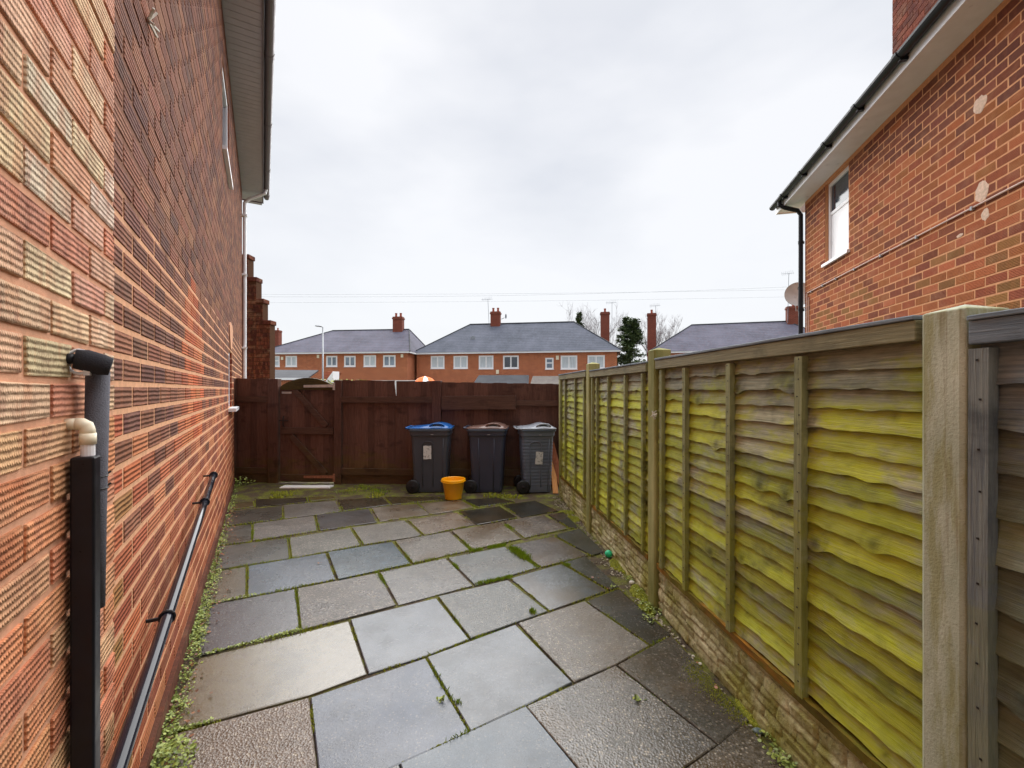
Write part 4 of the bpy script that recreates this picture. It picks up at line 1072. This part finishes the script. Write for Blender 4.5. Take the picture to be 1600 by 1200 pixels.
for sx_ in [1.7+i*.05 for i in range(125)]:
    dens = .5+noise.noise(Vector((sx_*1.7, 4, 0)))
    near = sx_ < 4.2
    if near: weed_clump(sx_, rr.uniform(.03,.08), rr.uniform(.025,.055), rr.uniform(.02,.05)*(1 if dens > .3 else .5), int(90*max(.25, dens)))
    elif rr.random() < .45: weed_clump(sx_, .05, rr.uniform(.03,.07), rr.uniform(.02,.06), int(44*max(.2, dens)), .010, .020)
weed_clump(2.0, .09, .08, .08, 420, .010, .020)
weed_clump(8.05, .12, .16, .14, 160, .02, .04)
for _ in range(600):                                   # weeds in the slab joints near the wall
    pa, pb = rr.choice([((310,1026),(420,998)), ((246,1152),(330,1128)), ((320,945),(400,930)), ((420,998),(468,985))]); t = rr.random()
    x, y = ground(pa[0]+(pb[0]-pa[0])*t, pa[1]+(pb[1]-pa[1])*t); leaf(wd, (x+rr.uniform(-.012,.012), y+rr.uniform(-.010,.010), rr.uniform(0,.012)), rr.uniform(.008,.016), rr)
for (px, py, n_, rad) in ((985,905,60,.05),(1010,945,90,.06),(1020,955,80,.07),(1000,925,60,.05),(995,1095,30,.02),(1215,1160,80,.06),(1222,1185,80,.06),(1230,1195,60,.05),(575,763,90,.10),(525,768,60,.07),(362,763,60,.08),(1015,968,50,.05),(690,1095,26,.015),(958,918,24,.02)):
    x, y = ground(px, py)
    for _ in range(n_): leaf(wd, (x+rr.gauss(0, rad*.5), y+rr.gauss(0, rad*.5), rr.uniform(-.01,.02)), rr.uniform(.008,.02), rr)
tag(wd.build('weeds', M['weed']), 'small leafy green weeds growing along the foot of the left brick wall and in gaps', 'weeds', kind='stuff')
lt = MB()
for _ in range(420):
    sx_ = rr.uniform(1.9, 6.5); p = oW+dW*sx_+nW*(.03+abs(rr.gauss(0, .055))); leaf(lt, (p.x, p.y, rr.uniform(.001,.012)), rr.uniform(.010,.022), rr, .15)
for (px, py) in ((360,923),(255,1160),(270,1150),(715,803),(500,880),(930,905),(1090,1040),(1120,1075),(945,918),(950,920),(395,855)):
    x, y = ground(px, py)
    for _ in range(2): leaf(lt, (x+rr.gauss(0,.01), y+rr.gauss(0,.01), .006), rr.uniform(.012,.026), rr, .1)
tag(lt.build('leaf_litter', M['litter']), 'scattered small dead brown leaves on the paving by the left wall', 'leaf litter', kind='stuff')
# moss and grass in the joints
gm = MB(); mm = MB()
def blade(mb, x, y, h, z=-.01):
    a = rr.uniform(0, 6.28); l = rr.uniform(.1, .7)*h; w_ = .0018; b = len(mb.v)
    dx, dy = math.cos(a), math.sin(a)
    mb.v += [(x-dy*w_, y+dx*w_, z), (x+dy*w_, y-dx*w_, z), (x+dx*l*.4+dy*w_*.8, y+dy*l*.4-dx*w_*.8, z+h*.7), (x+dx*l, y+dy*l, z+h), (x+dx*l*.4-dy*w_*.8, y+dy*l*.4+dx*w_*.8, z+h*.7)]
    mb.face(range(b, b+5))
def moss_blob(x, y, r, h):
    b = len(mm.v); n = 7; ph = rr.uniform(0, 6)
    for (q, z) in ((1, -.014), (.75, h*.7-.006), (.3, h)):
        for i in range(n): a = ph+2*math.pi*i/n; k = q*r*rr.uniform(.8, 1.15); mm.v.append((x+k*math.cos(a), y+k*math.sin(a), z))
    for j in range(2):
        for i in range(n): mm.face((b+j*n+i, b+j*n+(i+1)%n, b+(j+1)*n+(i+1)%n, b+(j+1)*n+i))
    mm.face([b+2*n+i for i in range(n)])
for pts in slab_polys:
    for i in range(len(pts)):
        a = Vector(pts[i]); b = Vector(pts[(i+1)%len(pts)]); L = (b-a).length; nrm = Vector(((b-a).y, -(b-a).x)).normalized()
        for k_ in range(int(L/.006)):
            p = a+(b-a)*rr.random()+nrm*rr.uniform(.000, .007)
            f = noise.noise(Vector((p.x*1.6, p.y*1.6, 2))) + .6*noise.noise(Vector((p.x*7, p.y*7, 8))) + .12*min(1, max(-1,(p.y-3.2)))
            if f > -.12: moss_blob(p.x, p.y, rr.uniform(.003, .0065), rr.uniform(-.002, .005))
            if f > .34 and rr.random() < .8: blade(gm, p.x, p.y, rr.uniform(.012, .03))
def grass_patch(pa, pb, n, rad, h):
    for _ in range(n):
        t = rr.random(); x, y = ground(pa[0]+(pb[0]-pa[0])*t, pa[1]+(pb[1]-pa[1])*t); blade(gm, x+rr.gauss(0, rad), y+rr.gauss(0, rad), rr.uniform(.4, 1)*h)
for a_ in (((800,858),(824,874),900,.022,.05), ((824,874),(840,886),200,.010,.025), ((763,855),(790,851),500,.009,.028), ((735,860),(752,858),300,.010,.03), ((725,845),(735,857),120,.006,.02),
           ((745,912),(800,900),520,.010,.03), ((800,915),(850,952),420,.008,.018), ((588,893),(600,912),260,.010,.025), ((709,880),(716,888),160,.008,.025), ((830,954),(834,960),110,.008,.04),
           ((738,998),(800,978),200,.006,.012), ((882,882),(890,884),160,.010,.03), ((790,820),(800,826),120,.02,.03), ((560,762),(600,770),360,.06,.06), ((530,770),(560,771),200,.06,.04), ((713,1096),(718,1100),60,.006,.03), ((780,1122),(796,1114),120,.006,.012), ((840,1125),(890,1195),300,.006,.010), ((688,770),(700,772),120,.04,.03), ((450,872),(465,868),120,.008,.015), ((975,1048),(1050,1110),200,.006,.008), ((500,915),(500,913),1,.01,.01), ((620,1005),(620,1005),1,.01,.01)):
    grass_patch(*a_)
def moss_patch(px, py, rx, ry, n, h):
    cx_, cy_ = ground(px, py)
    for _ in range(n):
        a = rr.uniform(0, 6.28); q = math.sqrt(rr.random()); x, y = cx_+rx*q*math.cos(a), cy_+ry*q*math.sin(a)
        if on_slab(x, y): continue
        moss_blob(x, y, rr.uniform(.006, .014), h*(1-q*q)*rr.uniform(.6, 1))
for a_ in ((972,882,.10,.16,700,.018), (1000,925,.06,.14,500,.015), (1010,950,.05,.08,200,.015), (893,810,.10,.12,500,.02), (1020,975,.05,.06,120,.01), (940,795,.05,.1,0,.01), (885,800,.1,.1,200,.01), (980,860,.03,.1,160,.012), (1170,1110,.03,.1,300,.012)):
    moss_patch(*a_)
for _ in range(2600):                                  # thin green fringe along the back of the yard
    x = rr.uniform(-4.1, .5); y = rr.uniform(6.2, 6.75) - .0
    if noise.noise(Vector((x*2.3, y*5, 1))) + (.1 if y < 6.45 else -.1) > .30: 
        if not on_slab(x, y): moss_blob(x, y, rr.uniform(.008, .02), rr.uniform(.012, .03))
# thin green film of moss over the dark slab near the fence
for _ in range(1500):
    t = rr.random(); x, y = ground(1075+t*85+rr.gauss(0,7), 1040+t*75+rr.gauss(0,9))
    if on_slab(x, y): moss_blob(x, y, rr.uniform(.002, .005), .0042)
tag(mm.build('moss', M['moss']), 'yellow-green moss in the paving joints and along the fence foot', 'moss', kind='stuff')
tag(gm.build('grass', M['grass']), 'short bright green grass tufts sprouting from the paving joints', 'grass', kind='stuff')
db = MB()
for _ in range(700):                                   # grit at the fence foot
    y = rr.uniform(1.2, 6.3); x = 1.33-.1*y-.05-abs(rr.gauss(0, .06))
    if on_slab(x, y): continue
    s_ = rr.uniform(.003, .010); q = Matrix.Translation((x, y, -.012+s_*.4)) @ Matrix.Rotation(rr.uniform(0, 6), 4, 'Z') @ Matrix.Rotation(rr.uniform(0, 6), 4, 'X'); db.box((-s_, -s_*.7, -s_*.5), (s_, s_*.7, s_*.5), 0, q)
tag(db.build('gravel', plain('grit', lin(150,142,122), .8, .5, 60)), 'loose grit and small stones along the foot of the right fence', 'gravel', kind='stuff')

# ------------------------------------------------------------------ houses across the road
def hframe(pa, Ya, pb, Yb):
    A = Vector(((pa-CX)/F*Ya, Ya)); B = Vector(((pb-CX)/F*Yb, Yb)); d = (B-A); return A, d.length, math.atan2(d.y, d.x), d.normalized()
def chimney(parent, x, y, z0, z1, w_, d_, pots, mat, name='chimney', aer=False):
    m = MB(); m.box((x-w_/2, y-d_/2, z0), (x+w_/2, y+d_/2, z1-.28)); m.box((x-w_/2-.06, y-d_/2-.06, z1-.279), (x+w_/2+.06, y+d_/2+.06, z1-.12)); m.box((x-w_/2-.01, y-d_/2-.01, z1-.119), (x+w_/2+.01, y+d_/2+.01, z1))
    c = m.build(name, mat, parent)
    l = MB(); l.box((x-w_/2-.05, y-d_/2-.05, z0), (x+w_/2+.05, y+d_/2+.05, z0+.12+.2)) 
    for i in range(pots):
        px_ = x + (i-(pots-1)/2)*w_*.5; p = MB(); p.lathe([(.14,0),(.13,.05),(.11,.3),(.14,.36),(.13,.42),(.09,.42)], (px_, y, z1+.001), 14); p.build('pot', M['pot'], c)
    return c
def aerial(parent, x, y, z0, h, lean=0):
    m = MB(); m.tube([(x, y, z0), (x+lean, y, z0+h)], .022, 6); m.tube([(x+lean-.7, y-.1, z0+h-.05), (x+lean+.5, y+.1, z0+h)], .016, 5)
    for i in range(7): xx = x+lean-.6+i*.16; m.tube([(xx, y-.1, z0+h-.25+.02*i), (xx, y+.1, z0+h+.18+.02*i)], .010, 4)
    m.build('aerial', M['aerial'], parent)
def house(label, pa, ya, pb, yb, eave, ridge, depth, hipl, hipr, wins, roofm, wallm, group='brick houses beyond the back fence'):
    Ya = (eave-H)*F/(CY-ya); Yb = (eave-H)*F/(CY-yb); A, L, an, d = hframe(pa, Ya, pb, Yb)
    t = thing('terraced_house', label, 'house', (A.x, A.y, 0), an, group)
    def loc(px):
        k = (px-CX)/F; s_ = (k*A.y - A.x)/(d.x - k*d.y); return s_, A.y+d.y*s_
    ov = .35; hol = []
    for wn_ in wins:
        s0_, Y0_ = loc(wn_[0]); s1_, Y1_ = loc(wn_[1]); ym = (Y0_+Y1_)/2; hol.append((s0_, ztop(wn_[3], ym), s1_, min(ztop(wn_[2], ym), eave-.06)))
    w = MB(); wallcore(w, ov, L-ov, -.06, eave, hol, .25, 0)
    w.box((ov, .25, -.06), (ov+.25, depth, eave)); w.box((L-ov-.25, .25, -.06), (L-ov, depth, eave)); w.box((ov+.25, depth-.25, -.06), (L-ov-.25, depth, eave))
    w.build('wall', wallm, t)
    for h_, wn_ in zip(hol, wins):
        gl = M[wn_[4]] if len(wn_) > 4 else M['curtain']; W_ = h_[2]-h_[0]
        add_window(t, *h_, rec=.012, fw=.15, mull=((h_[0]+h_[2])/2,) if W_ > 1.0 else (), trans=((h_[1]*.45+h_[3]*.55,) if W_ <= 1.0 else ()), glass=gl, sillout=.05)
    f = MB(); f.box((0, -.35, eave+.002), (L, .0, eave+.03)); f.box((0, -.38, eave-.05), (L, -.351, eave+.12)); f.box((-.03, -.38, eave-.05), (-.001, depth+.3, eave+.12)); f.box((L+.001, -.38, eave-.05), (L+.03, depth+.3, eave+.12)); f.build('gutter', M['upvc'], t)
    ym = depth/2; r_ = MB(); e = eave+.10
    V = [(-.05,-.42,e),(L+.05,-.42,e),(L+.05,depth+.35,e),(-.05,depth+.35,e),(hipl,ym,ridge),(L-hipr,ym,ridge)]
    r_.v += V
    for q in ((0,1,5,4),(2,3,4,5),(1,2,5),(3,0,4),(3,2,1,0)): r_.face(q)
    ro = r_.build('roof', roofm, t)
    rd = MB(); rd.tube([(hipl, ym, ridge), (L-hipr, ym, ridge)], .09, 8)
    for a_, b_ in ((0,4),(1,5),(2,5),(3,4)): rd.tube([V[a_], V[b_]], .07, 6)
    rd.build('ridge_tiles', M['slate'], ro)
    return t, loc, L, ym
# middle house
hB, locB, LB, ymB = house('brick semi-detached pair with grey hipped roof in the middle beyond the fence', 646, 553.5, 970, 549, 5.2, 8.75, 8.0, 5.0, 4.6,
    [(673,694.5,556,576),(708.5,731,556,576),(748,771,555.5,576.5),(786,810.5,555.5,576,'glass_dark'),(852,865,559,577,'glass'),(876,902,555.5,577),(918,945,555,576)], M['far_roof'], M['far_brick'])
s_, Yq = locB(758); c = chimney(hB, s_+.30, ymB-.15, 8.2, 10.05, 1.05, .6, 2, M['far_brick_dark'])
aerial(hB, s_-.35, ymB-.5, 8.2, 3.2, -.15)
m = MB(); m.tube([(s_+.95, ymB-.3, 9.2), (s_+1.3, ymB-.3, 9.35)], .03, 6); m.grid(lambda u, v: (s_+1.4+.06*v+.1*v*math.cos(u*6.283), ymB-.3-.05*v*math.cos(6.283*u), 9.5+.27*v*math.sin(6.283*u)), 14, 3); m.build('satellite_dish', M['aerial'], hB)
m = MB(); sd_, _ = locB(733); m.grid(lambda u, v: (sd_+.28*v*math.cos(u*6.283), 1.5+.05*v*math.sin(6.283*u), 6.85+.34*v*math.sin(6.283*u)), 14, 3); m.tube([(sd_, 1.5, 6.9), (sd_+.1, 1.75, 6.5)], .03, 6); m.build('satellite_dish', M['aerial'], hB)
for px, py in ((777.5,581),(871,559)):
    q, Yq = locB(px); z = ztop(py, Yq); m = MB(); m.box((q-.14, -.10, z-.2), (q+.14, -.001, z+.2)); m.build('alarm_box', M['cream'], hB)
sc, Yc = locB(960); m = chimney(hB, LB-1.2, 7.9, 4.5, 10.35, 1.0, .65, 1, M['far_brick_dark'])
aerial(hB, LB-.4, 8.2, 8.0, 3.5)
# lean-to roofs in front of it
def leanto(label, pa, pb, yt, yb_, Yf, dep, rise, mat, parent_rot=0, nm='porch', groupx=None):
    x0, x1 = (pa-CX)/F*Yf, (pb-CX)/F*Yf; zt = ztop(yt, Yf+dep); t = thing(nm, label, 'porch', ((x0+x1)/2, Yf, 0), parent_rot, groupx); w2 = (x1-x0)/2
    m = MB(); ze = zt-rise
    m.loft([[(-w2, -.2, ze), (w2, -.2, ze), (w2, -.2, ze-.1), (-w2, -.2, ze-.1)], [(-w2+.25, dep, zt), (w2-.0, dep, zt), (w2, dep, zt-.1), (-w2+.25, dep, zt-.1)]]); m.build('roof', mat, t)
    m = MB(); m.box((-w2+.3, 0, -.06), (w2-.3, dep, ze-.12)); m.build('wall', M['far_brick'], t)
    m = MB(); m.box((-w2-.03, -.24, ze-.14), (w2+.03, -.201, ze+.02)); m.build('fascia', M['upvc'], t); return t
leanto('lean-to porch with dark slate roof against the middle brick house', 738, 826, 586, 0, 40.2, 2.6, 1.0, M['slate'], R(-3))
leanto('brown tiled lean-to roof just right of the slate porch', 828, 890, 587.5, 0, 40.0, 2.2, .9, far_roof('brown_tile', lin(92,86,84), lin(110,104,98), lin(100,84,70)), R(-3))
# left house
hA, locA, LA, ymA = house('long brick house with grey-violet hipped roof left of centre behind the street lamp', 402, 553.5, 642, 551, 5.2, 8.1, 8.4, 6.0, 1.7,
    [(424,437,556,573),(446,464,556,573),(509.6,527,556,573,'glass'),(537.6,555.6,556,573,'glass'),(568,587.5,555,573),(598.6,618,555,573,'glass')], M['far_roof_red'], M['far_brick'])
s_, _ = locA(592); chimney(hA, s_+.5, ymA-.2, 7.6, 9.45, 1.05, .7, 2, M['far_brick_dark'])
for px, py in ((441.5,560),(497.5,557),(628.5,556)):
    q, Yq = locA(px); z = ztop(py, Yq); m = MB(); m.box((q-.12, -.10, z-.16), (q+.12, -.001, z+.16)); m.build('alarm_box', M['cream'], hA)
# farther roof with chimney on the left
t, l_, L_, y_ = house('distant grey roof and chimney showing left of the long brick house', 300, 574, 430, 573, 5.2, 9.2, 8, 3.5, 3.5, [], M['far_roof'], M['far_brick'], group=None)
chimney(t, L_-2.8, 4, 7.5, 11.6, 1.7, .9, 2, M['far_brick_dark'])
leanto('grey lean-to roof with white edge behind the stepped wall', 395, 479, 578, 0, 36.0, 3.0, .8, M['slate'], R(8))
# white gabled porch
t = thing('gabled_porch', 'small white gable end showing just above the gate', 'porch', ((514-CX)/F*33, 33, 0), R(-12))
m = MB(); m.loft([[(.32, y, .0), (.32, y, 2.86), (-.30, y, 2.1), (-.30, y, 0)] for y in (0, .8)]); m.build('wall', M['upvc'], t)
m = MB(); m.loft([[(.25, 1.0+y, 2.80), (-.9, 1.0+y, 2.92), (-1.6, 1.0+y, 2.2), (-.3, 1.0+y, 2.05)] for y in (0, .3)]); m.build('roof', far_roof('red_tile', lin(150,84,62), lin(170,96,70), lin(140,72,50)), t)
# right far house
hC, locC, LC, ymC = house('far house with violet-brown hipped roof seen over the right fence', 1014, 552, 1330, 545, 5.2, 8.45, 8.2, 4.4, 4.0, [(1050,1075,556,576),(1110,1136,556,576)], M['far_roof_red'], M['far_brick'])
s_, _ = locC(1243); chimney(hC, s_+.9, ymC-.2, 7.9, 9.9, 1.2, .7, 1, M['far_brick_dark'])
chimney(hC, .35, 6.6, 4.5, 10.3, .98, .65, 1, M['far_brick_dark'])
aerial(hC, .8, 6.6, 8.3, 2.9); aerial(hC, s_+.3, ymC-.6, 8.2, 5.0, .1)
# street lamp
Yl = 30.0; xl = (504.5-CX)/F*Yl; SL = thing('street_lamp', 'slim grey street lamp with short arm in front of the long brick house', 'street lamp', (xl, Yl, 0))
m = MB(); m.tube([(0,0,-.06), (0,0,1.2), (0,0,5.7)], [.09,.06,.045], 12); m.build('pole', M['metal'], SL, smooth=True)
m = MB(); m.tube([(0,0,5.68), (-.12,0,5.74)], .03, 8); m.loft([rrect(.20, .09, .05, 0, cx=-.28), rrect(.24, .11, .06, .04, cx=-.28), rrect(.16, .07, .05, .09, cx=-.26)]); 
for i in range(len(m.v)-72, len(m.v)): v = m.v[i]; m.v[i] = (v[0], v[1], v[2]+5.72-.12*(v[0]+.28))
m.build('lamp_head', M['metal'], SL, smooth=True)
# orange and white parasol tip
PS = thing('parasol', 'orange and white striped canopy tip just above the fence, between the two houses', 'parasol', ((664-CX)/F*30, 30, 0))
m = MB(); n = 12; zt = ztop(587.5, 30)
for i in range(n):
    a0, a1 = 2*math.pi*i/n, 2*math.pi*(i+1)/n; b = len(m.v)
    m.v += [(0,0,zt), (.45*math.cos(a0), .45*math.sin(a0), zt-.14), (.45*math.cos(a1), .45*math.sin(a1), zt-.14), (1.1*math.cos(a0), 1.1*math.sin(a0), zt-.7), (1.1*math.cos(a1), 1.1*math.sin(a1), zt-.7)]
    m.face((b, b+1, b+2), i % 3 == 0); m.face((b+1, b+3, b+4, b+2), i % 3 == 0)
m.build('canopy', [M['orange'], M['upvc']], PS); m = MB(); m.tube([(0,0,-.05), (0,0,zt-.02)], .03, 8); m.build('pole', M['metal'], PS)
t = MB(); t.box((-1.6, 0, 0), (1.6, 2, 0)); 
t = MB(); t.box((-1.9, 0, -.06), (1.9, 1.4, 2.22)); o = t.build('garage', M['white_paint']); o.location = ((620-CX)/F*34, 34, 0); tag(o, 'white flat-topped outbuilding edge showing above the brown fence', 'garage'); 
hz = MB(); rr = random.Random(5)
for _ in range(2600):
    x, y, z = rr.uniform(-1.6, 1.6), rr.uniform(-.5, .5), rr.uniform(.1, 2.05+.15*math.sin(rr.uniform(0,6))); leaf(hz, (x, y, z), rr.uniform(.08, .16), rr, 1)
hg = hz.build('hedge', leafmat('hedge', lin(110,120,40), lin(176,176,70))); hg.location = ((533-CX)/F*31, 31, 0); tag(hg, 'low yellow-green hedge top showing over the brown fence beside the gate', 'hedge')

# ------------------------------------------------------------------ trees
def bare_tree(label, px, Y, zt, spread, seed):
    rr = random.Random(seed); x = (px-CX)/F*Y; t = thing('bare_tree', label, 'tree', (x, Y, 0), 0, 'bare winter trees behind the chimneys')
    tr = MB(); cr = MB()
    tr.tube([(0,0,-.05), (.1,0,zt*.25), (0,.1,zt*.45)], [.28,.2,.15], 10); tr.build('trunk', M['bark'], t, smooth=True)
    def br(p, d, L, r, lv):
        n = 3; pts = [p]; q = p
        for i in range(n):
            d = (d + Vector((rr.uniform(-.25,.25), rr.uniform(-.25,.25), rr.uniform(-.05,.22)))).normalized(); q = q + d*L/n; pts.append(q)
        cr.tube(pts, [r*(1-.6*i/n) for i in range(n+1)], 5 if lv < 2 else 3, cap=False)
        if lv >= 4: return
        for _ in range(rr.choice([3,4,4,5]) if lv < 3 else 4):
            k = rr.randint(1, n); nd = (d + Vector((rr.uniform(-1,1)*spread, rr.uniform(-1,1)*spread, rr.uniform(-.1,.7)))).normalized(); br(pts[k], nd, L*rr.uniform(.5,.75), max(.010, r*.42), lv+1)
    for _ in range(6): br(Vector((0, 0, zt*rr.uniform(.3, .45))), Vector((rr.uniform(-1,1)*spread, rr.uniform(-1,1)*spread, 1.1)).normalized(), zt*.30, .10, 0)
    cr.build('crown', M['bark'], t)
bare_tree('bare leafless tree spreading behind the left tall chimney', 942, 64, 13.2, .85, 4)
bare_tree('bare leafless tree behind the right tall chimney', 1022, 66, 12.2, .8, 9)
def conifer(label, px, Y, zt, rad, seed, name='conifer_tree', z0=1.0, n=9000, mat='conifer'):
    rr = random.Random(seed); x = (px-CX)/F*Y; t = thing(name, label, 'tree', (x, Y, 0)); tr = MB(); tr.tube([(0,0,-.05), (0,0,zt*.92)], [.25,.03], 8); tr.build('trunk', M['bark'], t)
    m = MB()
    boughs = []
    for _ in range(150):
        z = z0+(zt-z0)*rr.random()**.85; a = rr.uniform(0, 6.283); f = 1-(z-z0)/(zt-z0); boughs.append((z, a, rad*(.25+.85*f**.7)*rr.uniform(.7, 1.2)))
    for _ in range(n):
        z, a, L = rr.choice(boughs); q = rr.random()**.6; aa = a+rr.gauss(0, .16); p = Vector((L*q*math.cos(aa), L*q*math.sin(aa), z-.28*L*q*q+.45*L*q+rr.gauss(0, .13)))
        leaf(m, p, rr.uniform(.14, .34), rr, .6)
    m.build('crown', M[mat], t)
conifer('dark green conifer standing between the two tall brick chimneys', 985, 58, ztop(499, 58), 2.7, 3, n=14000)
conifer('ivy-green tree top peeping over the right end of the middle roof', 905, 62, ztop(492, 62), .9, 8, 'evergreen_tree', 6, 2500)

# ------------------------------------------------------------------ overhead wires
for i, (ya, yb, Y) in enumerate(((462.5, 436, 34), (459.5, 447, 38), (473, 458, 42))):
    m = MB(); xa, xb = (200-CX)/F*Y, (1500-CX)/F*Y; za, zb = ztop(ya, Y), ztop(yb, Y)
    m.tube([(xa+(xb-xa)*q/24, Y, za+(zb-za)*q/24-.55*math.sin(math.pi*q/24)*(.5 if i else 1)) for q in range(25)], .009, 5)
    o = m.build('overhead_wire', M['wire'])
    tag(o, ['uppermost of the three thin overhead wires at the right, crossing the grey sky', 'middle one of the three thin overhead wires above the far roofs', 'lowest of the three thin overhead wires, just above the chimneys'][i], 'wire', 'overhead wires across the sky')
